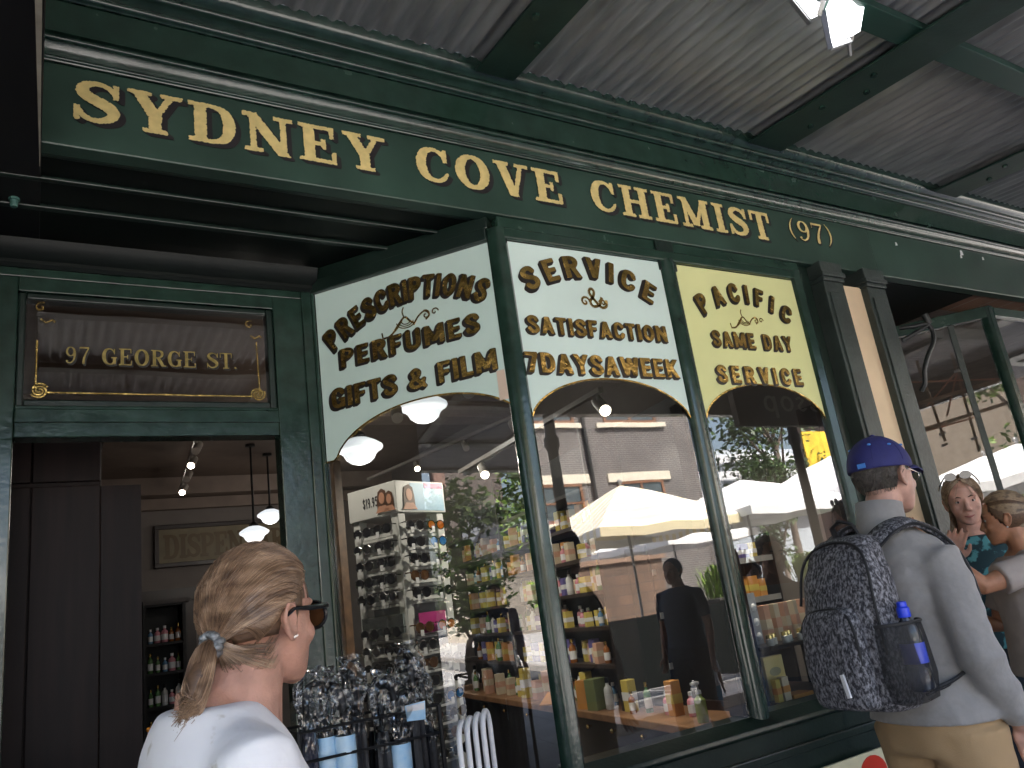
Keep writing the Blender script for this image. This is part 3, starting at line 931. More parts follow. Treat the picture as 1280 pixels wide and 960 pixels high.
def bend(top, drop, mid, half):
    return lambda u: (top - drop * ((u - mid) / half) ** 2, -2 * drop * (u - mid) / half ** 2)
def scroll(root, fr, cx, cz, sc, mat, small=False):
    g = G()
    k = 0
    def ln(pts, wd):
        nonlocal k
        line2d(g, fr, [(cx + x * sc, cz + y * sc) for x, y in pts], wd * sc, 0.004 + 0.0007 * (k % 5), 0.0006); k += 1
    if small:
        c = [(.62, .30), (.40, -.15), (-.05, -.28), (-.2, .0), (.05, .30), (.15, .62), (-.05, .75), (-.18, .5), (.1, .1), (.5, -.3), (.85, -.2), (.9, .15)]
        ln([tuple(p) for p in catmull(c, 5)], .17)
        ln(spiral(-.55, -.05, .32, 1.3, 1, 0), .13); ln(spiral(.62, -.05, .25, 1.0, -1, 3), .1)
    else:
        ln([tuple(p) for p in catmull([(-1.0, -.35), (-.7, -.30), (-.4, .0), (-.15, .2), (.05, .0), (.2, -.1)], 6)], .07)
        ln([tuple(p) for p in catmull([(-.8, -.34), (-.5, -.16), (-.25, .12)], 6)], .06)
        for r in (.30, .22, .14):
            ln([tuple(p) for p in arcxy(-.1, .05, r, 180, 350)], .035)
        ln([tuple(p) for p in catmull([(-.18, .2), (-.22, .4), (-.16, .55)], 5)], .05)
        ln([tuple(p) for p in catmull([(.15, -.15), (.35, .1), (.6, .22), (.75, .05), (.6, -.08)], 6)], .06)
        ln(spiral(.62, .08, .17, 1.2, -1, 2), .05); ln(spiral(.95, .1, .14, 1.1, 1, 0), .045)
        ln([(-1.0, -.35), (-1.03, -.15)], .05)
    build("scroll_ornament", g, mat, root)
def arcxy(cx, cy, r, a0, a1, n=14):
    return [(cx + r * 1.2 * math.cos(R(a0 + (a1 - a0) * i / n)), cy + r * .8 * math.sin(R(a0 + (a1 - a0) * i / n))) for i in range(n + 1)]
sp1 = sign_panel(FR1, 0.891, MINT, "angled pale mint glass sign with arched foot listing PRESCRIPTIONS, PERFUMES, GIFTS & FILM", GOLDLEAF, 0.12)
lines(sp1, FR1, [("PRESCRIPTIONS", 0.050, 0.866, 0, .104, bend(2.932, .142, .485, .42), .07), ("PERFUMES", 0.115, 0.805, 2.650, .088, None, .14), ("GIFTS & FILM", 0.05, 0.862, 2.470, .092, None, .07)], GOLDLEAF)
scroll(sp1, FR1, 0.475, 2.782, 0.135, GOLDLEAF)
sp2 = sign_panel(FR2, 0.884, MINT2, "front pale blue glass sign with arched foot reading SERVICE & SATISFACTION 7 DAYS A WEEK", GOLDLEAF)
lines(sp2, FR2, [("SERVICE", 0.055, 0.815, 0, .105, bend(2.962, .105, .43, .37), .26), ("SATISFACTION", 0.045, 0.835, 2.618, .080, None, .10), ("7DAYSAWEEK", 0.005, 0.862, 2.440, .090, None, .09)], GOLDLEAF)
scroll(sp2, FR2, 0.425, 2.793, 0.085, GOLDLEAF, True)
sp3 = sign_panel(FR3, 0.876, YELLOW, "pale yellow glass sign with arched foot reading PACIFIC SAME DAY SERVICE", GOLDLEAF)
lines(sp3, FR3, [("PACIFIC", 0.105, 0.80, 0, .105, bend(2.925, .105, .44, .34), .36), ("SAME DAY", 0.155, 0.745, 2.615, .085, None, .14), ("SERVICE", 0.135, 0.765, 2.425, .090, None, .25)], GOLDLEAF)
scroll(sp3, FR3, 0.43, 2.765, 0.12, GOLDLEAF)
g = G(); g.prism([FR1(.848, 2.335, .004), FR1(.888, 2.335, .004), FR1(.886, 2.462, .004), FR1(.85, 2.462, .004)], PN * .002)
tag(build("paper_notice", g, M("pinkish_paper", (.66, .52, .42), .7), own=True), "small pinkish paper notice stuck low on the angled mint glass sign", "notice")
# enamel board below the window
eb = thing("enamel_board", "cream board with red badge fixed under the window behind the backpacker", "board", (3.15, 2.54, .2))
g = G(); g.prism([(2.86, 2.545, .18), (3.34, 2.545, .18), (3.34, 2.545, .66), (3.32, 2.545, .685), (2.86, 2.545, .685)], (0, -.012, 0)); build("panel", g, M("cream_enamel", (.72, .66, .44), .3), eb)
g = G(); g.prism([(3.21 + .09 * math.cos(a), 2.532, .600 + .070 * math.sin(a)) for a in [i * .3142 for i in range(20)]], (0, -.004, 0)); build("badge", g, M("red_enamel", (.62, .04, .02), .3), eb)
# ------------------------------------------------------------------ awning over the pavement
aw = thing("street_awning", "corrugated iron awning on green beams over the pavement", "awning", (1.2, 0.8, 3.5))
SL = 0.076
def awz(y): return 3.85 + SL * (y - 2.5)
XA0, XA1, YA = -7.6, 12.0, -0.92
PITCH = 0.076
g = G()
n = int((XA1 - XA0) / PITCH * 8)
ys = [2.475, 1.53, 1.45, 0.6, -0.2, YA]
for i in range(n + 1):
    x = XA0 + (XA1 - XA0) * i / n
    for y in ys:
        g.v.append((x, y, awz(y) + 0.018 + 0.0115 * math.sin(2 * math.pi * x / PITCH)))
k = len(ys)
for i in range(n):
    for j in range(k - 1):
        g.f.append((i * k + j, (i + 1) * k + j, (i + 1) * k + j + 1, i * k + j + 1)); g.m.append(0)
build("corrugated_sheet", g, IRON, aw, smooth=180)
BEAMX = [-7.2, -5.4, -3.6, -1.75, 0.0, 1.715, 3.475, 5.26, 7.05, 8.85, 10.6]
g = G()
for x in BEAMX:
    if x == 0.0: continue
    g2 = G()
    a, b = Vector((x, 2.47, awz(2.47))), Vector((x, YA + .06, awz(YA + .06)))
    wd = 0.22 if x < 3 else 0.27
    if x < 2: wd = 0.2
    g2.bar(a + Vector((0, 0, -.046)), b + Vector((0, 0, -.046)), wd, .014, mi=0)
    g2.bar(a + Vector((0, 0, -.02)), b + Vector((0, 0, -.02)), .03, .036)
    bm_ = build("beam", g2, BEAMGREEN, aw, bevel=0.003)
    for y in (2.2, 2.05, 1.86, 1.75):
        g3 = G(); sx = 0.05 if y in (2.2, 1.86) else -0.05
        g3.lathe([(.016, -.012), (.016, 0), (.008, .001)], (x + sx, y, awz(y) - .0535), 6)
        build("bolt", g3, GREEN, bm_)
for y in (1.49, 0.30):
    g = G(); g.box(XA0, XA1, y - .045, y + .075, awz(y) - .036, awz(y) + .004)
    build("purlin", g, M("mid_green_paint", (.013, .045, .033), .4), aw, bevel=0.003)
g = G(); g.box(XA0, XA1, YA - .10, YA + .03, 3.26, awz(YA) + .02); g.box(XA0, XA1, YA - .14, YA - .101, 3.5, 3.62); build("valance", g, GREEND, aw, bevel=0.01)
for x in (-6.4, -2.85, 0.70, 4.28, 7.8):
    g = G(); g.lathe([(.11, 0), (.11, .25), (.075, .3), (.058, .5), (.052, 2.9), (.075, 2.95), (.075, 3.02), (.055, 3.05), (.055, 3.26)], (x, YA - .02, 0), 16)
    build("column", g, BLACKG, aw, 35)
# hanging light box above the passers-by
lb = thing("hanging_lightbox", "white hanging light box with metal clips under the corrugated awning", "light box", (2.86, 1.5, 3.5))
LBM = M("lit_white_acrylic", (.86, .87, .88), .35, var=.02, emit=1.1)
g = G(); g.prism([(2.520, 1.520, 3.745), (2.715, 1.565, 3.685), (2.710, 1.520, 3.772), (2.500, 1.450, 3.772)], (.03, -.02, .01)); build("panel", g, LBM, lb)
g = G(); g.prism([(2.765, 1.520, 3.715), (2.850, 1.585, 3.615), (2.935, 1.540, 3.645), (2.930, 1.470, 3.772), (2.760, 1.440, 3.772)], (.02, -.03, .008)); build("panel", g, LBM, lb)
g = G(); g.bar((2.510, 1.530, 3.740), (2.720, 1.580, 3.680), .018, .022); g.bar((2.760, 1.535, 3.715), (2.855, 1.600, 3.607), .02, .03); g.bar((2.855, 1.600, 3.607), (2.945, 1.555, 3.635), .016, .018); g.bar((2.945, 1.555, 3.635), (2.945, 1.480, 3.772), .014, .014)
g.bar((2.740, 1.550, 3.695), (2.740, 1.490, 3.772), .03, .02); g.bar((2.945, 1.565, 3.635), (2.950, 1.580, 3.575), .012, .012)
build("clip_frame", g, STEEL, lb)
g = G(); g.bar((2.875, 1.595, 3.612), (2.920, 1.570, 3.635), .012, .016); build("red_tab", g, M("red_plastic", (.5, .1, .08), .5), lb)
g = G(); g.bar((2.700, 1.520, 3.772), (2.700, 1.520, 3.772), .01, .01); build("hanger", g, STEEL, lb)

# black boxed beam at the left edge of the entrance
pb = thing("boxed_beam", "black boxed beam over the left side of the doorway recess", "beam")
pb.location = (-.3, 2.2, 3.1)
g = G(); g.box(-.75, -.012, 0.9, 3.30, 3.158, 3.845); build("casing", g, BLACK, pb, bevel=.003)
g = G(); g.prism([(-.052, 1.0, 3.157), (-.020, 1.0, 3.157), (-.0145, 2.72, 3.157), (-.0165, 2.72, 3.157)], (0, 0, -.004)); build("timber_edge", g, M("weathered_pale_timber", (.30, .27, .21), .7, var=.3, vscale=12), pb)
g = G(); g.lathe([(.011, -.036), (.0125, -.03), (.0125, -.012), (.018, -.010), (.018, -.002), (.015, 0)], (-.092, 2.965, 3.157), 12); build("bolt", g, M("verdigris_paint", (.05, .13, .11), .5), pb, 30)

# ------------------------------------------------------------------ next shop to the right
nb = thing("neighbour_shop", "next shop's green window bay with iron stay and pale timber-framed room behind glass", "shop", (6.5, 2.9, 0))
NA, NBp = Vector((5.62 - .623 * .95, 2.625 + .782 * .95, 0)), Vector((5.62, 2.625, 0))
g = G(); railbox(g, NA, PT, PN, -.05, .95, -.04, .03, 2.98, 3.06); build("window_head", g, GREEN, nb, bevel=.006)
g = G(); railbox(g, NA, PT, PN, -.05, .95, -.04, .03, .62, .72); build("sill", g, GREEN, nb, bevel=.006)
g = G(); g.prism([(5.60, 2.66, 0), (5.598, 2.62, 0), (5.615, 2.592, 0), (5.66, 2.588, 0), (5.685, 2.605, 0), (5.685, 2.66, 0)], (0, 0, 3.06)); build("post", g, GREENR, nb, 35)
g = G(); railbox(g, NA, PT, PN, -.12, -.06, -.06, .06, 0, 3.06); build("post", g, GREEND, nb)
g = G(); railbox(g, NA, PT, PN, .70, .735, -.02, .012, .72, 2.98); build("glazing_bar", g, GREYGREEN, nb)
g = G(); g.box(5.69, 10, 2.60, 2.66, 2.99, 3.06); g.box(5.69, 10, 2.58, 2.66, .6, .72); g.box(6.62, 6.70, 2.59, 2.66, .721, 2.989); g.box(8.4, 8.5, 2.59, 2.66, .721, 2.989); build("window_frame", g, GREEN, nb, bevel=.006)
pane(NA, PT, PN, .95, .72, 2.98, 0.0, "window_pane", PANE, nb)
pane(Vector((5.69, 2.62, 0)), TX, NX, .93, .72, 2.99, 0.0, "window_pane", PANE, nb)
pane(Vector((6.70, 2.62, 0)), TX, NX, 1.7, .72, 2.99, 0.0, "window_pane", PANE, nb)
g = G(); g.box(5.69, 10, 2.60, 2.66, 0, .6); railbox(g, NA, PT, PN, -.05, .95, -.04, .02, 0, .62); build("stall_riser", g, GREEND, nb)
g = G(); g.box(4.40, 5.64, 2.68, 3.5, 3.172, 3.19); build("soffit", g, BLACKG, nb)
g = G(); g.box(4.42, 5.04, 3.42, 3.48, 2.2, 3.17); g.box(4.26, 4.45, 2.705, 3.5, 0, 3.17); build("entry_wall", g, GREYGREEN, nb)
g = G(); g.box(4.30, 12, 8.0, 8.1, 0, 4); g.box(11.9, 12, 2.66, 8, 0, 4); build("room_wall", g, M("pale_room_plaster", (.40, .35, .29), .85), nb)
g = G(); g.box(4.30, 12, 2.70, 8.1, 3.6, 3.7); build("room_ceiling", g, M("pinkish_ceiling", (.30, .25, .215), .85), nb)
g = G(); g.box(4.26, 12, 2.67, 8.1, .0, .02); build("room_floor", g, FLOORW, nb)
# iron stay on the pilaster
g = G()
g.tube([tuple(p) for p in catmull([(4.43, 2.56, 2.80), (4.47, 2.50, 2.79), (4.55, 2.47, 2.80), (4.585, 2.46, 2.77), (4.57, 2.46, 2.69), (4.50, 2.48, 2.60), (4.46, 2.50, 2.52), (4.455, 2.52, 2.44), (4.45, 2.55, 2.40)], 5)], .013, 8)
g.tube([(4.42, 2.56, 2.72), (4.50, 2.49, 2.76), (4.58, 2.46, 2.80)], .012, 8); g.tube([(4.555, 2.46, 2.86), (4.575, 2.46, 2.80)], .02, 8)
tag(build("window_stay", g, IRONB, own=True, smooth=60), "curved black iron stay bracket on the right pilaster", "bracket")
# timber lattice slung under the awning, with orange bracing; it shows in the next shop's panes
tf = thing("timber_lattice", "brown timber lattice with orange straps slung under the awning, mirrored in the next shop's panes", "lattice", (2.9, .1, 2.5))
g = G()
for a, b, w_ in (((2.69, .82, 2.99), (3.20, -.50, 3.20), .030), ((2.64, .72, 2.72), (3.16, -.58, 2.94), .030), ((2.93, .42, 3.52), (2.78, .19, 2.62), .028), ((3.07, .05, 3.55), (2.85, -.17, 2.45), .028)): g.bar(a, b, w_, w_ * 1.3)
for a, b in (((2.69, .80, 2.99), (2.69, .80, 3.72)), ((3.18, -.46, 3.19), (3.18, -.46, 3.62))): g.bar(a, b, .012, .012)
build("lattice", g, M("frame_timber", (.34, .18, .085), .6, var=.3), tf, bevel=.003)
g = G()
for a, b in (((2.83, .36, 3.01), (3.05, .03, 3.34)), ((2.80, .70, 3.31), (3.16, -.40, 3.20)), ((2.65, .63, 2.72), (2.95, -.13, 2.82)), ((2.87, .16, 2.88), (3.05, .03, 3.33))): g.bar(a, b, .014, .018)
build("strap", g, M("orange_strap", (.85, .20, .05), .6), tf)
for c in ((2.93, .42, 3.30), (3.06, .03, 3.34), (2.77, .2, 2.58), (2.88, -.12, 2.60), (2.79, .21, 2.70)):
    g = G(); g.obox(c, (.02, -.03, .008), (.012, .012, 0), (-.003, 0, .014)); build("connector", g, WHITEP, tf)
# ------------------------------------------------------------------ lamps inside the shop
OPAL = M("lit_opal_glass", (0.90, 0.95, 1.0), 0.25, var=0.01, emit=0.13)
def pendant(x, y, z, d, label, ceil=3.5, watt=2.2):
    t = thing("pendant_lamp", label, "lamp", (x, y, z), 0, "opal schoolhouse pendant lamps in the shop")
    r = d / 2
    g = G(); g.lathe([(r * .30, r * .52), (r * .42, r * .50), (r * .75, r * .34), (r * 1.0, r * .16), (r * 1.02, r * .06), (r * .97, -.02 * r), (r * .82, -.10 * r), (r * .70, -.22 * r), (r * .60, -.42 * r), (r * .42, -.56 * r), (r * .18, -.64 * r), (0.002, -.66 * r)], (x, y, z), 28)
    build("lamp_shade", g, OPAL, t, 50)
    g = G(); g.lathe([(r * .32, r * .50), (r * .34, r * .62), (r * .22, r * .75), (.012, r * .85), (.010, ceil - z - .03), (.05, ceil - z - .025), (.05, ceil - z)], (x, y, z), 14)
    build("lamp_stem", g, BLACK, t, 40)
    ld = bpy.data.lights.new("pendant_bulb", 'POINT'); ld.energy = watt; ld.color = (1.0, .92, .82); ld.shadow_soft_size = r
    lo = bpy.data.objects.new("pendant_bulb", ld); COL.objects.link(lo); lo.parent = t; lo.location = (0, 0, -r * .8)
pendant(2.56, 5.33, 3.08, .37, "opal pendant lamp touching the arched foot of the angled sign")
pendant(2.22, 5.88, 2.885, .37, "opal pendant lamp left of the arch behind the angled window, above the sunglasses stand")
pendant(2.18, 8.62, 2.81, .27, "upper opal pendant lamp seen through the doorway", watt=1.2)
pendant(1.90, 8.18, 2.575, .285, "lower opal pendant lamp seen through the doorway", watt=1.2)
pendant(2.92, 8.9, 3.33 - .0, .25, "small opal pendant lamp half hidden by the angled window's left post", watt=1.0)
# lighting tracks
SPOTLIT = M("lit_spot_lens", (1.0, .93, .8), .3, var=.01, emit=5.0)
def track(pts, spots, label, aims=()):
    t = thing("lighting_track", label, "track light", pts[0])
    g = G(); g.bar(pts[0], pts[1], .035, .03); build("track", g, M("grey_track_metal", (.25, .22, .2), .4), t)
    a, b = Vector(pts[0]), Vector(pts[1])
    for f, lit in spots:
        p = a + (b - a) * f
        g = G(); g.tube([p + Vector((0, 0, -.02)), p + Vector((0, 0, -.07))], .012, 8); g.tube([p + Vector((.03, .05, -.04)), p + Vector((-.02, -.07, -.13))], .035, 12); sp = build("spotlight", g, M("pale_spot_housing", (.42, .38, .34), .4), t, 40)
        if lit:
            q = p + Vector((-.022, -.074, -.134)); d = Vector((-.05, -.12, -.09)).normalized()
            g = G(); g.tube([q, q + d * .004], .028, 12); build("lens", g, SPOTLIT, sp)
    for f, target, watt in aims:
        p = a + (b - a) * f + Vector((0, 0, -.16))
        ld = bpy.data.lights.new("spot_bulb", 'SPOT'); ld.energy = watt; ld.spot_size = R(75); ld.spot_blend = .6; ld.color = (1.0, .90, .76); ld.shadow_soft_size = .03
        lo = bpy.data.objects.new("spot_bulb", ld); COL.objects.link(lo); lo.parent = t; lo.location = p - t.location
        lo.rotation_euler = (Vector(target) - p).to_track_quat('-Z', 'Y').to_euler()
track([(1.13, 6.4, 3.30), (1.42, 9.6, 3.30)], [(.03, 0), (.22, 0), (.40, 1), (.60, 0), (.82, 1)], "ceiling spotlight track running back above the doorway")
track([(4.0, 6.0, 3.28), (3.55, 9.2, 3.28)], [(.1, 0), (.35, 0), (.65, 1)], "ceiling spotlight track behind the angled window", [(.65, (2.9, 5.5, 1.2), 18)])
track([(2.72, 3.35, 2.62), (2.95, 5.6, 2.62)], [(.02, 1), (.4, 0), (.8, 1)], "low spotlight track behind the front window's left edge", [(.02, (1.7, 3.7, 1.5), 13), (.02, (3.1, 2.9, 1.1), 7)])
track([(1.95, 3.3, 2.72), (1.75, 5.2, 2.9)], [(.1, 0), (.5, 0), (.9, 1)], "short spotlight track above the sunglasses stand", [(.1, (2.75, 3.9, 1.3), 7), (.9, (2.85, 5.0, 1.4), 9)])

track([(.55, 3.62, 3.32), (.95, 3.62, 3.32)], [(.2, 0), (.8, 1)], "unseen added spotlight track above the doorway, brightening the sunglasses stand", [(.8, (1.47, 3.8, 1.5), 13)])  # unseen track, added to brighten the left face of the sunglasses stand
track([(2.85, 2.78, 2.95), (3.45, 2.78, 2.95)], [(.2, 1), (.8, 1)], "unseen added spotlight track behind the yellow glass sign, lighting the gondola", [(.2, (3.3, 3.6, 1.25), 10), (.8, (3.6, 3.6, 1.2), 10)])  # also added and out of view, to light the dark gondola
# dispensary board on the back wall
db = thing("dispensary_sign", "framed cream board with ornate brown letters reading DISPENSARY on back wall", "sign", (2.05, 10.0, 2.55))
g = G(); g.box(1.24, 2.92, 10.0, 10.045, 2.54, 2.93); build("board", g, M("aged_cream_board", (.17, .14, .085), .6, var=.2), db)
g = G(); g.box(1.19, 2.97, 9.975, 10.045, 2.93, 2.98); g.box(1.19, 2.97, 9.975, 10.045, 2.49, 2.54); g.box(1.19, 1.24, 9.975, 10.045, 2.54, 2.93); g.box(2.92, 2.97, 9.975, 10.045, 2.54, 2.93); build("frame", g, DARKWOOD, db, bevel=.006)
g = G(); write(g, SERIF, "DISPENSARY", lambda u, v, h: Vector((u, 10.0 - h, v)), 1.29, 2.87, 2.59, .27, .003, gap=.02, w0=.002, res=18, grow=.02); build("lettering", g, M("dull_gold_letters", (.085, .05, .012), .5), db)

# ------------------------------------------------------------------ tall dark cabinet by the door
cb = thing("tall_cabinet", "tall dark timber cabinet just inside the left of the door", "cabinet", (0, 5.3, 0))
g = G(); g.box(-.95, .255, 3.98, 6.9, .02, 2.62); g.box(-.97, .30, 3.955, 6.9, 2.621, 2.68); g.box(-.97, .30, 3.955, 3.98, .02, .14); build("carcass", g, CABWOOD, cb, bevel=.006)
for x0, x1 in ((-.33, -.02), (-.015, .25)):
    g = G(); g.box(x0, x1, 3.955, 3.978, .16, 2.30); g.box(x0, x1, 3.953, 3.978, 2.32, 2.60); build("door", g, CABWOOD, cb, bevel=.004)
g = G()
for z in (.35, .65, .95, 1.25, 1.55, 1.85, 2.15): g.box(.256, .42, 4.0, 6.88, z, z + .022)
g.box(.256, .42, 3.985, 4.0, .02, 2.3); g.box(.256, .43, 6.0, 6.03, .02, 2.3)
build("side_shelf", g, CABWOOD, cb)
# stock on the cabinet's side shelves
BOXC = [(.62, .58, .50), (.55, .45, .35), (.40, .15, .10), (.62, .60, .58), (.16, .22, .34), (.60, .52, .30)]
BOXM = [M("carton_card_%s" % n, c, .55, var=.08) for n, c in zip(("white", "tan", "red", "pale", "blue", "straw"), BOXC)]
def carton(name, cx, cy, z, sx, sy, h, mat, label, cat, group, band=None, rz=0):
    t = thing(name, label, cat, (cx, cy, z), rz, group, local=True)
    g = G(); g.box(-sx / 2, sx / 2, -sy / 2, sy / 2, 0, h); build("box", g, mat, t, bevel=.002)
    if band is not None:
        g = G(); g.box(-sx / 2 - .001, sx / 2 + .001, -sy / 2 - .001, sy / 2 + .001, h * .35, h * .62); build("printed_band", g, band, t)
    return t
def place0(g): return g
rnd = random.Random(11)
cart0 = carton("carton", 0, 0, -5, .05, .08, .15, BOXM[0], "x", "carton", "cartons on the cabinet side", BOXM[4])
def restock(src, mats):
    """copies of a carton may carry other colours"""
    pass
lev = ("top", "second", "third", "fourth", "fifth", "sixth")
for li, z in enumerate((1.872, 1.572, 1.272, .972, .672)):
    y = 4.03
    while y < 5.8:
        c = dup(cart0, (.365 + rnd.uniform(-.01, .03), y + .04, z + .001), 0, "slim pale carton on the %s side shelf of the tall dark cabinet" % lev[li], "cartons on the cabinet's %s side shelf" % lev[li], (1, rnd.uniform(.5, 1.1), rnd.uniform(.7, 1.35)))
        y += rnd.uniform(.10, .30)
def drop(root):
    for ch in list(root.children):
        drop(ch)
    bpy.data.objects.remove(root, do_unlink=True)
drop(cart0)
# strand of amber beads by the cabinet foot
g = G()
for i in range(22):
    g.ell((.45 + .005 * math.sin(i), 4.05, 1.22 - i * .022), (.010, .010, .010), 8, 6)
tag(build("bead_strand", g, M("amber_beads", (.75, .28, .03), .15), own=True, smooth=60), "strand of amber beads hanging beside the tall dark cabinet", "beads")
# far dark display cabinet at the back
fc = thing("display_cabinet", "dark display cabinet with lit bottles at the back of the shop", "cabinet", (1.08, 8.5, 0))
g = G(); g.box(.92, 1.26, 8.75, 8.8, .02, 2.0); g.box(.90, .93, 8.45, 8.8, .02, 2.0); g.box(1.25, 1.28, 8.45, 8.8, .02, 2.0)
for z in (.1, .75, 1.05, 1.35, 1.62, 1.98): g.box(.93, 1.25, 8.47, 8.75, z, z + .025)
build("carcass", g, BLACK, fc)
g = G(); g.box(.9, 1.32, 8.45, 8.8, 2.001, 2.04); build("top", g, DARKWOOD, fc)
def bottle_mesh(t, h, r, body, cap, n=12):
    g = G(); g.lathe([(r * .9, 0), (r, .006), (r, h * .62), (r * .8, h * .70), (r * .38, h * .76), (r * .36, h * .84)], (0, 0, 0), n); build("body", g, body, t, 50)
    g = G(); g.lathe([(r * .46, h * .84), (r * .46, h), (r * .3, h)], (0, 0, 0), n); build("cap", g, cap, t, 50)
    g = G(); g.lathe([(r * 1.01, h * .15), (r * 1.01, h * .5)], (0, 0, 0), n, cap=False); build("label_band", g, WHITEP, t, 60)
GLS = [M("amber_bottle", (.30, .10, .02), .12, spec=.7), M("white_bottle", (.62, .62, .62), .3), M("clear_blue_bottle", (.12, .25, .42), .12), M("green_bottle", (.10, .22, .08), .15), M("pink_bottle", (.62, .25, .30), .25)]
prot = []
for i, (h, r) in enumerate(((.16, .026), (.20, .03), (.13, .022), (.18, .024), (.15, .03))):
    t = thing("bottle", "x", "bottle", (0, 0, -6), local=True); bottle_mesh(t, h, r, GLS[i], GOLDLEAF if i in (0, 3) else WHITEP if i != 1 else BLACK); prot.append(t)
for li, z in enumerate((1.646, 1.376, 1.076, .776)):
    for k in range(5):
        dup(prot[rnd.randrange(5)], (.975 + k * .062, 8.56 + rnd.uniform(-.03, .03), z), 0, "small bottle on the %s shelf of the dark cabinet at the back" % lev[li], "bottles on the back cabinet's %s shelf" % lev[li], rnd.uniform(.8, 1.1))

# ------------------------------------------------------------------ sunglasses stand
st = thing("sunglasses_stand", "tall white four-sided sunglasses stand with picture header behind the angled window", "display stand", (1.62, 3.86, .02))
c3 = Vector((1.535, 3.62, 0)); dl = Vector((-.372, .928, 0)); dr = Vector((.928, .372, 0)); SW = .33
cen = c3 + (dl + dr) * SW / 2
WST = M("white_stand_laminate", (.60, .60, .59), .35, var=.04)
GST = M("grey_stand_panel", (.20, .21, .22), .4)
def stp(l, r, z): return c3 + dl * l + dr * r + Vector((0, 0, z))
def stbox(g, l0, l1, r0, r1, z0, z1):
    g.prism([stp(l0, r0, z0), stp(l0, r1, z0), stp(l1, r1, z0), stp(l1, r0, z0)], (0, 0, z1 - z0))
g = G(); stbox(g, .05, SW - .05, .05, SW - .05, .12, 2.0); build("core", g, GST, st)
g = G(); stbox(g, -.03, SW + .03, -.03, SW + .03, .02, .12); build("base", g, WST, st, bevel=.01)
for l0, l1, r0, r1 in ((0, .05, 0, .05), (SW - .05, SW, 0, .05), (0, .05, SW - .05, SW), (SW - .05, SW, SW - .05, SW)):
    g = G(); stbox(g, l0, l1, r0, r1, .12, 2.04); build("corner_post", g, WST, st, bevel=.004)
rowz = [1.93 - k * .082 for k in range(22) if k not in (5, )]
g = G()
for z in rowz:
    if z < .2: continue
    stbox(g, .051, SW - .051, .012, .05, z - .006, z + .006); stbox(g, .012, .05, .051, SW - .051, z - .006, z + .006)
    stbox(g, .051, SW - .051, .020, .05, z + .010, z + .028); stbox(g, .020, .05, .051, SW - .051, z + .010, z + .028)
build("hanging_rail", g, WST, st)
g = G(); stbox(g, -.012, SW + .012, -.012, SW + .012, 2.041, 2.20); hd = build("header_box", g, WST, st, bevel=.003)
g = G(); g.quad(stp(-.013, .0, 2.05), stp(-.013, SW, 2.05), stp(-.013, SW, 2.19), stp(-.013, 0, 2.19)); 
def side_l(u, v, h): return stp(SW - u, -.0125 - h, v)
def side_r(u, v, h): return stp(-.0125 - h, u, v)
g = G(); g.prism([side_r(.09, 2.05, .001), side_r(SW, 2.05, .001), side_r(SW, 2.19, .001), side_r(.09, 2.19, .001)], side_r(0, 0, .001) - side_r(0, 0, 0)); build("blue_picture", g, M("sky_blue_print", (.30, .50, .68), .4), hd)
g = G(); g.prism([side_r(.19, 2.165, .0025), side_r(SW, 2.165, .0025), side_r(SW, 2.192, .0025), side_r(.19, 2.192, .0025)], side_r(0, 0, .001) - side_r(0, 0, 0)); build("magenta_corner", g, M("magenta_print", (.42, .03, .22), .4), hd)
def figure_print(fr, u, v, s):
    g = G(); 
    g.prism([fr(u + s * x, v + s * y, .003) for x, y in ((-.55, -.75), (.55, -.75), (.5, .2), (.38, .75), (0, .95), (-.38, .75), (-.5, .2))], fr(0, 0, .001) - fr(0, 0, 0)); build("hair_print", g, M("brown_print", (.10, .045, .025), .5), hd)
    g = G(); g.prism([fr(u + s * .3 * math.cos(a), v + .25 * s + s * .42 * math.sin(a), .0045) for a in [i * .5236 for i in range(12)]], fr(0, 0, .001) - fr(0, 0, 0)); g.prism([fr(u + s * x, v + s * y, .0045) for x, y in ((-.7, -.75), (.7, -.75), (.35, -.3), (-.35, -.3))], fr(0, 0, .001) - fr(0, 0, 0)); build("face_print", g, M("skin_print", (.50, .25, .16), .5), hd)
figure_print(side_r, .075, 2.11, .075); figure_print(side_l, .245, 2.11, .07); figure_print(side_l, .295, 2.10, .06)
g = G(); write(g, SANS, "$19.95", side_l, .10, .21, 2.095, .05, .001, gap=.08, w0=.001, res=16); build("lettering", g, M("print_black", (.03, .03, .035), .5), hd)
g = G(); stbox(g, .02, SW - .02, -.012, .012, 1.47, 1.56); build("mirror", g, M("mirror_strip", (.55, .62, .62), .08, metal=.9, var=.02), st)
g = G(); g.prism([side_r(.06, 1.455, .001), side_r(.25, 1.455, .001), side_r(.25, 1.55, .001), side_r(.06, 1.55, .001)], side_r(0, 0, .003) - side_r(0, 0, 0)); build("magenta_card", g, M("magenta_card", (.45, .03, .20), .4), st)
g = G(); write(g, SANS, "SALE", side_r, .10, .22, 1.48, .045, .001, gap=.1, w0=.005, res=14); 
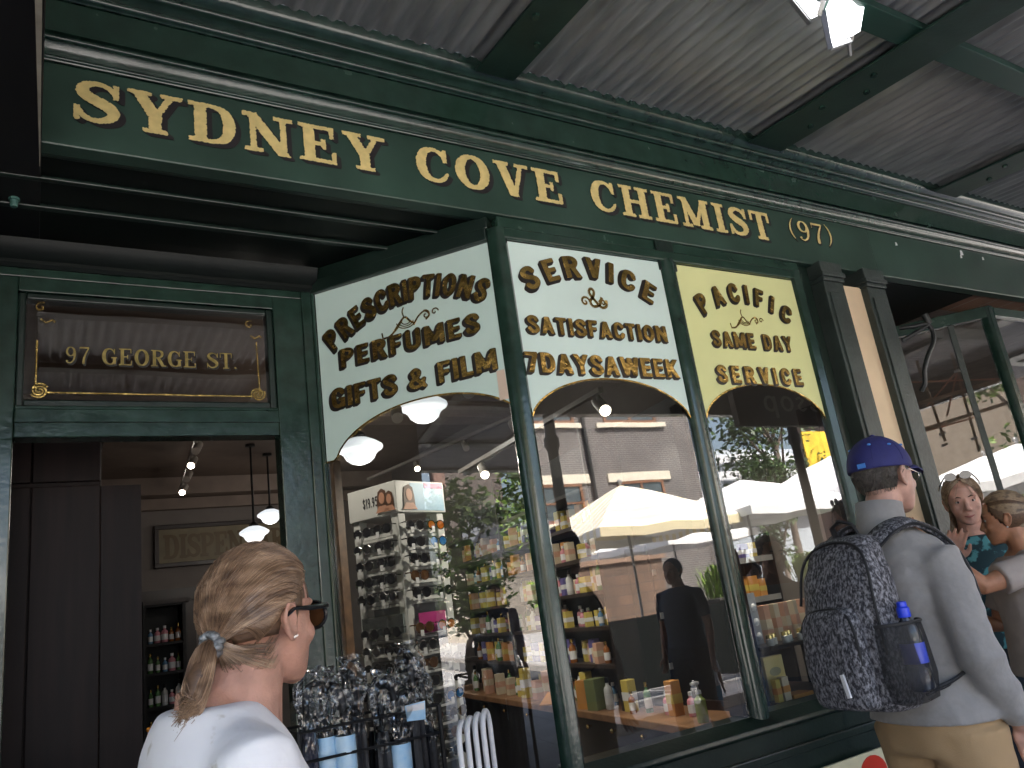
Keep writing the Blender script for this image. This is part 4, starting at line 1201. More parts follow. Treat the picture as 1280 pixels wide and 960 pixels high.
# sunglasses
LENSES = [M("dark_lens", (.012, .012, .016), .06, spec=.8), M("orange_mirror_lens", (.9, .22, .02), .1, metal=.6), M("blue_mirror_lens", (.05, .30, .85), .1, metal=.6), M("brown_lens", (.09, .04, .015), .06, spec=.8)]
FRM = [M("black_acetate", (.012, .012, .013), .18), M("tortoise_acetate", (.10, .045, .015), .2, var=.6, vscale=60), M("silver_wire", (.5, .5, .5), .2, metal=1.0)]
def specs_mesh(root, lens, frm, w=.135, temple=.12):
    """front faces -y; lenses apart, temples folded back along +y"""
    for s in (-1, 1):
        g = G(); pts = []
        for i in range(14):
            a = 2 * math.pi * i / 14
            c, d = math.cos(a), math.sin(a)
            pts.append((s * w * .245 + w * .19 * (abs(c) ** .75) * (1 if c > 0 else -1), .002 + abs(c * s) * .0, w * .155 * (abs(d) ** .8) * (1 if d > 0 else -1) - .002))
        g.prism(pts, (0, .002, 0)); build("lens", g, lens, root)
    g = G()
    for s in (-1, 1):
        pts = [(s * w * .245 + w * .205 * math.cos(2 * math.pi * i / 14), .003, w * .17 * math.sin(2 * math.pi * i / 14) - .002) for i in range(15)]
        g.tube(pts, .0032, 6)
        g.tube([(s * w * .44, .003, .012), (s * w * .5, .008, .014), (s * w * .5, temple * .7, .012), (s * w * .49, temple, -.02)], .003, 6)
    g.tube([(-w * .06, .003, .006), (0, .0, .011), (w * .06, .003, .006)], .003, 6)
    build("frame", g, frm, root)
    g = G(); g.box(-.012 - w * .2, .010 - w * .2, -.004, -.003, -.040, -.012); build("price_tag", g, WHITEP, root)
sg = []
for i, (l, f_, lb_) in enumerate(((0, 0, ""), (3, 1, ""), (1, 0, ""), (2, 2, ""), (0, 2, ""))):
    t = thing("sunglasses", "x", "sunglasses", (0, 0, -7), local=True); specs_mesh(t, LENSES[l], FRM[f_]); sg.append(t)
aL = math.atan2(dl.y, dl.x); aR = math.atan2(dr.y, dr.x)
ordn = ["top", "second", "third", "fourth", "fifth", "sixth", "seventh", "eighth", "ninth", "tenth", "eleventh", "twelfth", "thirteenth"]
ri = 0
for z in rowz:
    if z < .85 or 1.44 < z < 1.57: continue
    on = ordn[min(ri, 12)]
    for side in ("left", "right"):
        for k in range(2):
            u = .085 + k * .155 + rnd.uniform(-.008, .008)
            kind = rnd.choice([0, 0, 0, 1, 4]); lab = "dark sunglasses hung on the %s row of the stand's %s face" % (on, side)
            if side == "right" and k == 1 and ri in (0, 5): kind = 2; lab = "orange mirrored sunglasses on the %s row of the white stand" % on
            if side == "right" and k == 1 and ri in (1, 9): kind = 3; lab = "blue mirrored sunglasses on the %s row of the white stand" % on
            p = stp(u, -.035, z + .045) if side == "left" else stp(-.035, u, z + .045)
            # the glasses look out of their own face
            rz = aL - math.pi if side == "left" else aR
            dup(sg[kind], p, rz + (0 if side == "right" else 0), lab, "sunglasses on the stand's %s face, %s row" % (side, on))
    ri += 1
for t in sg: drop(t)

# ------------------------------------------------------------------ long black shelving behind the front window
SH = thing("wall_shelving", "long black shelving with wooden base edge and brass knobs behind front window", "shelving", (3.0, 4.6, .02))
F0 = Vector((2.60, 2.86, 0)); FD = Vector((.158, .987, 0)).normalized(); FB = Vector((FD.y, -FD.x, 0))
def shp(s, d, z): return F0 + FD * s + FB * d + Vector((0, 0, z))
def shbox(g, s0, s1, d0, d1, z0, z1):
    g.prism([shp(s0, d0, z0), shp(s0, d1, z0), shp(s1, d1, z0), shp(s1, d0, z0)], (0, 0, z1 - z0))
g = G(); shbox(g, 0, 4.2, .02, .34, .02, .84); build("drawer_base", g, BLACK, SH, bevel=.004)
g = G(); shbox(g, -.02, 4.2, -.03, .34, .841, .88); build("counter_edge", g, M("worn_timber_edge", (.22, .11, .05), .5, var=.3, vscale=8), SH, bevel=.005)
g = G(); shbox(g, 0, 4.2, .33, .35, .881, 2.5); build("back_panel", g, BLACK, SH)
SHZ = [1.12, 1.335, 1.54, 1.745, 1.95, 2.16]
for z in SHZ:
    g = G(); shbox(g, .95, 4.2, .10, .33, z - .022, z); build("shelf", g, M("black_brown_shelf", (.03, .018, .013), .45), SH)
g = G(); shbox(g, .93, .95, .08, .33, .881, 2.5); shbox(g, 2.5, 2.52, .08, .33, .881, 2.5); build("upright", g, DARKWOOD, SH)
for s in (.30, .62, .95, 1.25, 1.7, 2.2, 2.65, 3.1):
    p = shp(s, .02, .79)
    g = G(); g.tube([p, p - FB * .012], .006, 8); g.ell(p - FB * .022, (.013, .013, .013), 12, 8); build("knob", g, BRASS, SH, 60)
YB = M("yellow_carton_card", (.56, .44, .10), .5); OB = M("orange_carton_card", (.56, .25, .06), .5); GB = M("olive_carton_card", (.16, .19, .08), .5); PB = M("violet_carton_card", (.12, .10, .30), .5); CB = M("cream_carton_card", (.62, .52, .38), .5); FB_ = M("flesh_carton_card", (.60, .34, .24), .5)
cps = []
for m, bnd, nm in ((YB, WHITEP, "yellow"), (CB, FB_, "cream"), (FB_, CB, "flesh pink"), (PB, WHITEP, "violet"), (OB, YB, "orange")):
    t = carton("carton", 0, 0, -8, .07, .06, .12, m, "x", "carton", "x", bnd); cps.append((t, nm))
shn = ["counter", "lowest", "second", "third", "fourth", "top"]
for li, z in enumerate([.88] + SHZ[:5]):
    s = 1.0 if li else .35
    while s < 3.6:
        big = li == 0
        r_ = rnd.random()
        wpick = [.25, .5, .75, .85, 1.0] if li not in (2, 3) else [.5, .7, .8, .9, 1.0]
        d = rnd.uniform(.13, .22) if li else rnd.uniform(.06, .2)
        rz = math.atan2(FD.y, FD.x) + rnd.uniform(-.3, .3)
        grp = "stock on the black shelving, %s level" % shn[li]
        if rnd.random() < .62:
            j = [i for i, p_ in enumerate(wpick) if r_ <= p_][0]
            src, nm = cps[j]
            dup(src, shp(s, d, z + .0005), rz, "%s carton on the %s level of the black shelving" % (nm, shn[li]), grp + ", %s" % nm, (rnd.uniform(.6, 1.1), rnd.uniform(.7, 1.2), rnd.uniform(.7, 1.25) * (1.35 if big else 1)))
        else:
            j = rnd.randrange(5)
            dup(prot[j], shp(s, d, z + .0005), 0, "%s bottle on the %s level of the black shelving" % (("amber", "white", "blue", "green", "pink")[j], shn[li]), grp + ", bottles", rnd.uniform(.7, 1.0))
        s += rnd.uniform(.062, .098) if li else rnd.uniform(.07, .13)

# second, lower gondola deeper in, stocked with yellow packs
gd = thing("stock_gondola", "black shop gondola with rows of yellow packs deeper behind the front window", "shelving", (3.5, 3.8, .02))
g = G(); g.box(3.02, 4.02, 3.80, 3.83, .02, 1.75); g.box(3.0, 3.02, 3.55, 3.83, .02, 1.75); g.box(4.02, 4.04, 3.55, 3.83, .02, 1.75); build("back_panel", g, BLACK, gd)
for z in (.55, .82, 1.09, 1.36, 1.60):
    g = G(); g.box(3.021, 4.019, 3.55, 3.799, z - .02, z); build("shelf", g, BLACK, gd)
    g = G(); g.box(3.021, 4.019, 3.543, 3.549, z - .022, z + .012); build("price_rail", g, M("grey_price_rail", (.28, .28, .28), .4), gd)
def gstock(z, kinds, lab):
    x = 3.07
    while x < 3.98:
        src, nm = rnd.choice(kinds)
        dup(src, (x, 3.62 + rnd.uniform(-.02, .02), z + .0005), rnd.uniform(-.15, .15), "%s carton on the %s of the black gondola" % (nm, lab), "gondola stock, %s, %s" % (lab, nm), (rnd.uniform(.7, 1.1), rnd.uniform(.7, 1.1), rnd.uniform(.8, 1.2)))
        x += rnd.uniform(.058, .09)
gstock(1.36, [cps[0], cps[0], cps[4]], "fourth shelf"); gstock(1.09, [cps[0], cps[1], cps[3]], "third shelf"); gstock(.82, [cps[2], cps[3], cps[1]], "second shelf"); gstock(1.60, [cps[3], cps[2], cps[0]], "top shelf")
# boxes at the near end of the shelving, large on the counter
for (s, d, w_, h, m, lab) in ((1.30, .03, .06, .16, OB, "tall orange carton at the counter's near end"), (1.18, .05, .10, .17, GB, "tall olive carton next to the orange one on the counter")):
    carton("carton", *shp(s, d, .8805)[:2], .8805, w_, .08, h, m, lab, "carton", "counter cartons", None, .15)
# fallen books on the far part of the counter
bk = thing("open_book", "bright orange brochure lying tilted on the far shelf edge", "book", shp(1.75, .02, .8805), .4)
g = G(mx=Matrix.Translation(shp(1.75, .02, .8805))); g.obox((0, 0, .035), (.05, .02, .03), (-.03, .07, 0), (-.002, 0, .004)); build("cover", g, OB, bk)
bk.rotation_euler = (0, 0, 0)
# pump bottle by the glass
t = thing("pump_bottle", "green lotion pump bottle standing on the counter close to the glass", "bottle", shp(.16, .08, .8805))
g = G(mx=Matrix.Translation(shp(.16, .08, .8805))); g.lathe([(.026, 0), (.028, .01), (.028, .10), (.012, .115), (.012, .13)], (0, 0, 0), 14); build("body", g, M("lime_lotion", (.28, .36, .10), .25), t, 40)
g = G(mx=Matrix.Translation(shp(.16, .08, .8805))); g.lathe([(.014, .125), (.014, .14), (.005, .145), (.005, .17)], (0, 0, 0), 10); g.box(-.035, .008, -.008, .008, .168, .18); build("pump", g, WHITEP, t, 40)

# window display behind the yellow sign
wd_ = thing("window_deck", "low dark display deck and glass-topped shelf behind the yellow sign's window", "display shelf", (3.25, 2.95, .02))
g = G(); g.box(2.96, 3.54, 2.68, 3.3, .02, .925); build("deck", g, DARKWOOD, wd_)
g = G(); g.box(2.97, 3.54, 2.75, 3.05, 1.155, 1.172); build("shelf", g, BLACK, wd_)
g = G()
for x in (2.98, 3.53): g.box(x - .008, x + .008, 3.03, 3.05, .925, 1.154)
build("bracket", g, BLACK, wd_)
jar = thing("jar", "x", "jar", (0, 0, -9), local=True)
g = G(); g.lathe([(.018, 0), (.02, .004), (.02, .03), (.017, .033)], (0, 0, 0), 14); build("body", g, M("frosted_jar", (.55, .55, .52), .2), jar, 40)
g = G(); g.lathe([(.018, .033), (.018, .05), (.015, .051)], (0, 0, 0), 14); build("lid", g, M("pale_gold_lid", (.75, .62, .28), .25, metal=.8), jar, 40)
for k in range(9):
    dup(jar, (3.02 + k * .055, 2.79 + (k % 2) * .03, 1.1722), 0, "little jar with pale gold lid in the row on the shelf", "gold-lidded jars behind the yellow sign's window")
drop(jar)
t = thing("gift_pack", "large yellow and cream gift pack standing behind the yellow sign's window", "pack", (3.08, 2.87, .9255))
g = G(); g.box(3.00, 3.13, 2.84, 2.87, .9255, 1.12); build("box", g, M("yellow_fading_card", (.72, .50, .08), .45, col2=(.72, .66, .42), vscale=3), t)
g = G(); g.prism([(3.065 + .04 * math.cos(a), 2.839, 1.05 + .02 * math.sin(a)) for a in [i * .5236 for i in range(12)]], (0, -.001, 0)); build("oval_label", g, M("grey_olive_print", (.35, .33, .2), .5), t)
for x, h, lab in ((2.985, .10, "narrow yellow carton left of the small cream carton on the deck"), (3.035, .105, "small cream carton standing in front of the large yellow gift pack")):
    carton("carton", x, 2.78, .9255, .03 if x < 3 else .045, .03, h, YB if x < 3 else CB, lab, "carton", None, OB)
carton("carton", 3.13, 2.80, .9255, .14, .09, .018, OB, "flat orange carton lying on the deck beside the gift pack", "carton", None)
t = thing("blister_card", "grey and white blister display card standing on the window shelf", "display card", (3.05, 2.93, 1.172))
g = G(); g.box(2.97, 3.13, 2.93, 2.94, 1.1725, 1.42); build("card", g, M("grey_card", (.40, .41, .43), .4), t)
g = G()
for i in range(3):
    for j in range(3): g.ell((3.0 + i * .05, 2.925, 1.21 + j * .07), (.016, .012, .02), 8, 6)
build("blister", g, WHITEP, t, 60)
for k in range(5):
    dup(cps[1 if k % 2 else 2][0], (3.16 + k * .07, 2.92, 1.1722), .1 * k, "tall straw carton in the row right of the blister card", "straw cartons on the window shelf", (.6, .7, 1.5))
for t, nm in cps: drop(t)
for t in prot: drop(t)

# ------------------------------------------------------------------ umbrella rack outside the angled window
UB = M("black_umbrella_cloth", (.010, .010, .013), .55, bump=.3, bscale=80); UN = M("navy_umbrella_cloth", (.012, .014, .032), .55, bump=.3, bscale=80)
ULAB = M("sky_blue_label", (.22, .50, .78), .3, col2=(.60, .74, .84), vscale=14)
rk = thing("umbrella_rack", "black wire rack holding folded umbrellas beside the doorway", "rack", (.93, 2.66, 0))
g = G()
for z in (.30, .75, 1.155, 1.24):
    g.tube([(.70, 2.57, z), (1.17, 2.57, z), (1.17, 2.77, z), (.70, 2.77, z), (.70, 2.57, z)], .005, 6)
for x in (.70, 1.17):
    for y in (2.57, 2.77): g.tube([(x, y, 0), (x, y, 1.24)], .008, 6)
for i in range(8):
    x = .70 + .067 * (i + .5)
    g.tube([(x, 2.57, .30), (x, 2.77, .30)], .004, 5)
build("wire_frame", g, BLACK, rk)
g = G(); g.box(.69, 1.18, 2.56, 2.78, .0, .03); build("tray", g, BLACK, rk)
def umbrella_mesh(t, cloth, label=True, bag=True):
    g = G(); rings = []
    for z, r in ((.0, .006), (.05, .014), (.2, .024), (.5, .028), (.62, .026), (.66, .020)):
        rings.append([(r * (1 + .13 * math.cos(8 * a)) * math.cos(a), r * (1 + .13 * math.cos(8 * a)) * math.sin(a), z) for a in [2 * math.pi * j / 32 for j in range(32)]])
    g.loft(rings); build("folded_canopy", g, cloth, t, 60)
    g = G(); g.tube([(0, 0, .66), (0, 0, .72)], .007, 8); g.tube([(0, 0, .70), (0, 0, .755), (.012, 0, .79), (.035, 0, .80), (.055, 0, .785), (.06, 0, .75)], .011, 10); build("handle", g, BLACK, t, 60)
    if label:
        g = G(); g.lathe([(.0325, .545), (.0335, .55), (.0335, .64), (.0325, .645)], (0, 0, 0), 20, cap=False); build("label_sleeve", g, ULAB, t, 60)
    if not bag: return
    # crinkled clear bag over the top
    g = G(); rr = random.Random(5); rings = []
    for z, r in ((.60, .034), (.66, .034), (.70, .042), (.745, .058), (.79, .056), (.825, .030), (.84, .042), (.85, .046)):
        r *= .84
        rings.append([(r * (.82 + .36 * rr.random()) * math.cos(a) + (.015 if z > .68 else 0), r * (.82 + .36 * rr.random()) * math.sin(a), z + rr.uniform(-.007, .007)) for a in [2 * math.pi * j / 11 for j in range(11)]])
    g.loft(rings, False); build("plastic_cover", g, PLASTIC, t)
ua = thing("folded_umbrella", "x", "umbrella", (0, 0, -10), local=True); umbrella_mesh(ua, UB, True)
ub = thing("folded_umbrella", "x", "umbrella", (0, 0, -10), local=True); umbrella_mesh(ub, UB, False)
uc = thing("folded_umbrella", "x", "umbrella", (0, 0, -10), local=True); umbrella_mesh(uc, UN, False)
ud = thing("folded_umbrella", "x", "umbrella", (0, 0, -10), local=True); umbrella_mesh(ud, UB, False, False)
ulist = [(.735, 2.60, .545, uc, "navy folded umbrella in plastic at the rack's left end"), (.795, 2.62, .535, ua, "black folded umbrella with blue label sleeve, first of two side by side"),
         (.852, 2.60, .530, ua, "black folded umbrella with blue label sleeve, second of two side by side"), (.905, 2.63, .56, ub, "black folded umbrella just right of the two blue labels"),
         (.985, 2.62, .50, ub, "black folded umbrella in the middle of the rack"), (1.035, 2.60, .47, ua, "lower black folded umbrella with a label sleeve near rack middle"), (1.10, 2.61, .575, ub, "tall black folded umbrella behind the square blue tag"), (1.145, 2.63, .50, ub, "black folded umbrella at the rack's right end"),
         (.76, 2.72, 0.525, ud, "tall rear folded umbrella at the left, unbagged"), (.83, 2.72, 0.495, ud, "unbagged rear folded umbrella behind the blue labels"), (.92, 2.72, 0.525, ud, "tall rear folded umbrella left of the rack middle"), (1.0, 2.72, 0.495, ud, "rear folded umbrella in the rack middle"), (1.09, 2.72, 0.515, ud, "tall rear folded umbrella right of the rack middle")]
for i, (x, y, z, src, lab) in enumerate(ulist):
    u = dup(src, (x, y, z + .030), i * 1.3, lab, "folded umbrellas in the wire rack")
for t in (ua, ub, uc, ud): drop(t)
t = thing("swing_tag", "square sky blue tag on the tall black umbrella", "tag", (1.075, 2.565, 1.20))
g = G(); g.prism([(1.05, 2.562, 1.21), (1.115, 2.562, 1.205), (1.118, 2.560, 1.262), (1.047, 2.562, 1.258)], (0, .003, 0)); build("card", g, ULAB, t)
g = G(); g.prism([(1.053, 2.5605, 1.238), (1.113, 2.5605, 1.236), (1.115, 2.5595, 1.257), (1.05, 2.5605, 1.255)], (0, .001, 0)); build("white_script", g, WHITEP, t)
# white tubular hoops
hp = thing("tube_rack", "white bent-tube rack of nested hoops outside the front window corner", "rack", (1.32, 2.42, 0))
for i in range(4):
    x0, y0, zt = 1.092 + i * .034, 2.28 + i * .012, 1.150 + i * .004
    dx, dy = .075, .095
    g = G(); pts = [(x0, y0, 0.0), (x0, y0, zt)] + [(x0 + dx * .5 * (1 - math.cos(a)), y0 + dy * .5 * (1 - math.cos(a)), zt + .055 * math.sin(a)) for a in [math.pi * k / 10 for k in range(1, 10)]] + [(x0 + dx, y0 + dy, zt), (x0 + dx, y0 + dy, 0.0)]
    g.tube(pts, .0085, 10); build("hoop", g, WHITEP, hp, 60)
g = G(); g.tube([(1.06, 2.272, 1.03), (1.24, 2.31, 1.03), (1.255, 2.44, 1.03)], .004, 6); g.tube([(1.06, 2.272, .3), (1.24, 2.31, .3)], .006, 6); build("cross_wire", g, STEEL, hp)
# silvery crinkled bag top by the cabinet
g = G(); rr = random.Random(8); rings = []
for z, r in ((.98, .05), (1.05, .06), (1.10, .03), (1.13, .06), (1.15, .075)):
    rings.append([(.16 + r * (.6 + .7 * rr.random()) * math.cos(a), 3.5 + r * (.6 + .7 * rr.random()) * math.sin(a), z + rr.uniform(-.02, .02)) for a in [2 * math.pi * j / 16 for j in range(16)]])
rings.insert(0, [(.16 + .05 * math.cos(a), 3.5 + .05 * math.sin(a), .03) for a in [2 * math.pi * j / 16 for j in range(16)]])
g.loft(rings, True); tag(build("foil_bag", g, M("crinkled_silver_foil", (.5, .48, .42), .25, metal=.8, bump=.6, bscale=60), own=True), "silvery crinkled wrapped bundle standing just inside the doorway", "bundle")
# ------------------------------------------------------------------ the street behind the photographer (seen in the panes)
BB = thing("brick_building", "grey-brown brick building with cream bands across the plaza", "building", (14.5, -20, 0))
GBR = brickmat("grey_brown_brick", (.135, .115, .105), (.095, .085, .082), (.26, .25, .24), 4.2, .9, .3, .035, rot=(R(90), 0, 0))
CRM = M("cream_stone_trim", (.68, .62, .50), .7, var=.06)
g = G(); g.box(9.0, 20.1, -26, -15.0, 0, 13); build("wall", g, GBR, BB)
g = G(); g.box(8.9, 20.2, -15.14, -15.001, 5.60, 5.90); g.box(8.9, 20.2, -15.14, -15.001, 10.2, 10.5); build("string_course", g, CRM, BB, bevel=.01)
g = G(); g.box(8.8, 20.3, -26, -14.9, 13.001, 13.3); build("parapet", g, CRM, BB)
g = G(); g.box(8.9, 20.2, -15.25, -15.001, 3.20, 3.34); build("ledge", g, M("brown_stone_ledge", (.17, .11, .08), .7), BB)
g = G(); g.box(8.9, 20.15, -15.10, -15.001, 0, 3.199); build("plinth", g, M("grey_stone_plinth", (.12, .115, .11), .85, bump=.4, bscale=8), BB)
WOODB = M("brown_sash_timber", (.22, .10, .05), .5); DPANE = M("dark_sash_pane", (.06, .08, .09), .08, spec=.8)
for cx in (17.4, 13.9, 10.6):
    for z0, z1, wd2 in ((3.75, 4.96, 1.0), (6.96, 8.6, 1.15)):
        g = G(); g.box(cx - wd2, cx + wd2, -15.02, -14.94, z0, z0 + .09); g.box(cx - wd2, cx + wd2, -15.02, -14.94, z1 - .09, z1)
        for x in (-wd2, -.06, wd2 - .1): g.box(cx + x, cx + x + .1, -15.018, -14.945, z0 + .09, z1 - .09)
        g.box(cx - wd2, cx + wd2, -15.02, -14.96, (z0 + z1) / 2 - .03, (z0 + z1) / 2 + .03)
        wn = build("window", g, WOODB, BB)
        g = G(); g.box(cx - wd2 + .05, cx + wd2 - .05, -15.01, -14.985, z0 + .05, z1 - .05); build("pane", g, DPANE, wn)
        g = G(); g.box(cx - wd2 - .35, cx + wd2 + .35, -15.1, -14.93, z1 + .001, z1 + .30); g.box(cx - wd2 - .35, cx + wd2 + .35, -15.1, -14.90, z0 - .16, z0 - .001); build("lintel", g, CRM, wn)
for x in (15.35, 12.2): 
    g = G(); g.tube([(x, -14.9, 0), (x, -14.9, 13)], .07, 8); build("downpipe", g, IRONB, BB, 60)
sw = thing("sandstone_wall", "low pinkish sandstone block wall in front of the brick building", "wall", (12, -13.4, 0))
g = G(); g.box(9, 16.1, -13.7, -13.2, -.02, 2.3); build("blocks", g, brickmat("sandstone_blocks", (.17, .105, .072), (.125, .085, .062), (.08, .065, .055), 1.6, .9, .45, .02, rot=(R(90), 0, 0)), sw)
g = G(); g.box(8.9, 16.2, -13.78, -13.12, 2.301, 2.45); build("coping", g, M("sandstone_coping", (.26, .17, .12), .8), sw)
# far white building with louvred storeys
LV = thing("louvred_building", "far white building with long horizontal louvres", "building", (40, -35, 0))
g = G(); g.box(26, 60, -44, -36, 0, 10.5); build("wall", g, M("pale_blue_grey_wall", (.42, .46, .50), .6), LV)
g = G()
for z in (5.5, 6.9, 8.2, 9.4): g.box(26, 60, -35.99, -35.2, z, z + .55)
build("louvre", g, M("white_louvre", (.75, .76, .78), .5), LV)
yb = thing("yellow_banner", "yellow banner board on a post among the trees", "banner", (25.7, -14.2, 0))
g = G(); g.box(25.1, 26.6, -14.25, -14.2, 4.9, 6.4); build("panel", g, M("banner_yellow", (.72, .48, .04), .6, var=.3, vscale=2), yb)
g = G(); g.tube([(25.85, -14.3, -.02), (25.85, -14.3, 6.5)], .05, 8); build("post", g, IRONB, yb)
# hanging sign in the reflection
hs_ = thing("hanging_sign", "dark hanging sign with pale lettering below the awning to the right", "sign", (5.45, .8, 2.6))
g = G(); g.prism([(4.93, .83, 2.62), (6.35, .83, 3.12), (6.35, .83, 3.40), (4.93, .83, 3.16)], (0, -.06, 0))
g = G(); g.box(4.93, 6.3, .77, .83, 2.68, 3.10); build("board", g, M("charcoal_sign_board", (.035, .032, .03), .5), hs_)
g = G(); write(g, SANS | {'A': SANS['a']}, "Aesop", lambda u, v, h: Vector((6.22 - u, .83 + h, v)), .0, .95, 2.80, .20, .003, gap=.1, w0=.002, res=18); build("lettering", g, M("pale_grey_letters", (.62, .60, .56), .5), hs_)
g = G(); g.tube([(5.1, .8, 3.10), (5.1, .8, 3.72)], .012, 8); g.tube([(6.1, .8, 3.10), (6.1, .8, 3.72)], .012, 8); build("hanger", g, IRONB, hs_)

# market umbrellas
def parasol(x, y, apex, eave, half, mat, label, rz=0.0):
    t = thing("market_umbrella", label, "umbrella", (x, y, -.02), rz, "market umbrellas on the plaza", local=True)
    g = G(); n = 8; R_ = half * 1.15
    rings = []
    for f, z in ((.02, apex), (.35, apex - (apex - eave) * .30), (.7, apex - (apex - eave) * .66), (1.0, eave)):
        ring = []
        for j in range(32):
            a = 2 * math.pi * j / 32
            sq = 1.0 / max(abs(math.cos(a)), abs(math.sin(a)))
            ring.append((half * f * sq * math.cos(a) * .98, half * f * sq * math.sin(a) * .98, z - .05 * math.sin(4 * a) ** 2 * f))
        rings.append(ring)
    rings.append([(p[0], p[1], p[2] - .16) for p in rings[-1]])
    g.loft(rings, False); build("canopy", g, mat, t, 30)
    g = G(); g.tube([(0, 0, 0.08), (0, 0, apex + .06)], .03, 10); g.ell((0, 0, apex + .08), (.05, .05, .06), 10, 8); build("pole", g, M("grey_pole", (.3, .3, .3), .4, metal=.5), t, 60)
    g = G(); g.box(-.35, .35, -.35, .35, 0, .08); build("base", g, IRONB, t, bevel=.01)
    for j in range(8):
        a = 2 * math.pi * j / 8; sq = 1.0 / max(abs(math.cos(a)), abs(math.sin(a)))
        g = G(); g.bar((0, 0, apex - .08), (half * sq * math.cos(a) * .96, half * sq * math.sin(a) * .96, eave - .03), .02, .03); build("rib", g, WHITEP, t)
    return t
UW = M("white_umbrella_canvas", (.82, .82, .82), .8, var=.02); UST = striped("cream_yellow_striped_canvas", (.80, .70, .47), (.83, .82, .80), 4.0, 1)
parasol(9.9, -6.9, 3.52, 2.62, 1.55, UST, "cream and pale yellow striped market umbrella nearest the left", .12)
parasol(12.7, -6.4, 3.42, 2.72, 1.55, UW, "white market umbrella right of the striped one")
parasol(16.4, -6.6, 4.0, 3.0, 1.9, UW, "largest white market umbrella at the right of the row", .2)
parasol(13.6, -9.8, 3.0, 2.55, 1.5, UW, "lower white market umbrella behind the row")
parasol(-4.3, -8.6, 3.35, 2.65, 1.9, UW, "white market umbrella far along the street to the left", .3)
parasol(-1.0, -5.6, 3.1, 2.5, 1.4, UW, "smaller white market umbrella to the left of the street")

# trees
LEAFM = [M("leaf_green", (.060, .115, .022), .55, var=.5, vscale=1.2), M("leaf_light_green", (.17, .27, .045), .5, var=.4, vscale=1.2), M("leaf_dark_green", (.03, .06, .02), .55, var=.4, vscale=1.2)]
BARK = M("bark", (.12, .09, .07), .9, var=.4, vscale=6, bump=.6, bscale=20)
def tree(x, y, h, cr, label, seed, base=.35, leaf=.09, n=2600, m=(0, 1), flat=.8, z0=-.02):
    rr = random.Random(seed)
    t = thing("street_tree", label, "tree", (x, y, z0), 0, "trees along the street", local=True)
    g = G(); hb = h * base
    pts = [(0, 0, 0), (rr.uniform(-.1, .1), rr.uniform(-.1, .1), hb * .6), (rr.uniform(-.2, .2), rr.uniform(-.2, .2), hb), (rr.uniform(-.3, .3), rr.uniform(-.3, .3), h * .8)]
    g.tube([tuple(p) for p in catmull(pts, 5)], [.022 * h * (1 - .85 * i / 15) for i in range(16)], 10)
    cl = []
    for k in range(16):
        a = rr.uniform(0, 6.28); rad = cr * rr.uniform(.25, .85); z = rr.uniform(hb * 1.0, h * .93)
        f = 1 - abs((z - (hb + h) / 2) / (h - hb)) * .9
        c = Vector((rad * f * math.cos(a), rad * f * math.sin(a), z)); cl.append((c, cr * rr.uniform(.22, .42)))
        s = Vector((0, 0, max(hb * .7, z - cr * .7)))
        g.tube([s, (s + c) / 2 + Vector((0, 0, -.08 * cr)), c], [.008 * h, .005 * h, .002 * h], 6)
    build("trunk", g, BARK, t, 60)
    g = G()
    for k in range(n):
        c, r = rr.choice(cl)
        d = Vector((rr.gauss(0, 1), rr.gauss(0, 1), rr.gauss(0, 1) * flat)).normalized() * r * (rr.random() ** .45) * 1.15
        p = c + d
        u = Vector((rr.gauss(0, 1), rr.gauss(0, 1), rr.gauss(0, .6))).normalized(); v = u.orthogonal().normalized(); ww = u.cross(v)
        v = (v * math.cos(k) + ww * math.sin(k))
        s = leaf * rr.uniform(.6, 1.3)
        g.add([p - u * s, p - v * s * .45, p + u * s, p + v * s * .45], [(0, 1, 2, 3)], 0 if rr.random() < .6 else 1)
    build("crown", g, [LEAFM[m[0]], LEAFM[m[1]]], t)
    return t
tree(-12.2, -.6, 4.4, 1.5, "bright green street tree left of the navy-jacketed pedestrian", 1, .32, .10, 2600)
tree(-13.4, -3.2, 6.4, 1.9, "taller bright green street tree right of the navy-jacketed pedestrian", 2, .25, .12, 3000)
tree(24.2, -14.8, 9.0, 2.6, "grey-green tree beside the yellow banner", 3, .45, .13, 3200, (2, 0))
tree(21.3, -13.0, 5.5, 1.4, "slim dark tree at the brick building's corner", 4, .35, .10, 1800, (2, 0))
tree(-6.0, -13, 7.5, 2.4, "broad tree beyond the far white umbrella", 5, .35, .13, 2800)
tree(-9.6, -9.5, 6.5, 2.0, "light green tree beyond the far left of the plaza", 6, .3, .12, 2400, (1, 0))
# planters with ferns below the umbrellas
def planter(x, y, label, seed, h=1.15):
    t = thing("fern_planter", label, "planter", (x, y, -.02), 0, "planters under the umbrellas", local=True)
    rr = random.Random(seed)
    g = G(); g.box(-.5, .5, -.22, .22, 0, h); g.box(-.54, .54, -.26, .26, h + .001, h + .05); build("trough", g, M("dark_planter", (.05, .045, .04), .7), t, bevel=.01)
    g = G()
    for k in range(260):
        a = rr.uniform(0, 6.28); b = Vector((rr.uniform(-.45, .45), rr.uniform(-.18, .18), h))
        L = rr.uniform(.35, .8); o = Vector((math.cos(a), math.sin(a), 0))
        p0, p1, p2 = b, b + o * L * .25 + Vector((0, 0, L * .75)), b + o * L * .7 + Vector((0, 0, L * .8))
        s = o.cross(Vector((0, 0, 1))) * .022
        g.add([p0 - s * .4, p0 + s * .4, p1 + s, p1 - s, p2], [(0, 1, 2, 3), (3, 2, 4)])
    build("foliage", g, LEAFM[1], t)
planter(10.35, -5.0, "dark planter of bright ferns under the striped umbrella's right edge", 1)
planter(12.5, -4.9, "dark planter of bright ferns under the white umbrella next to the striped one", 2)
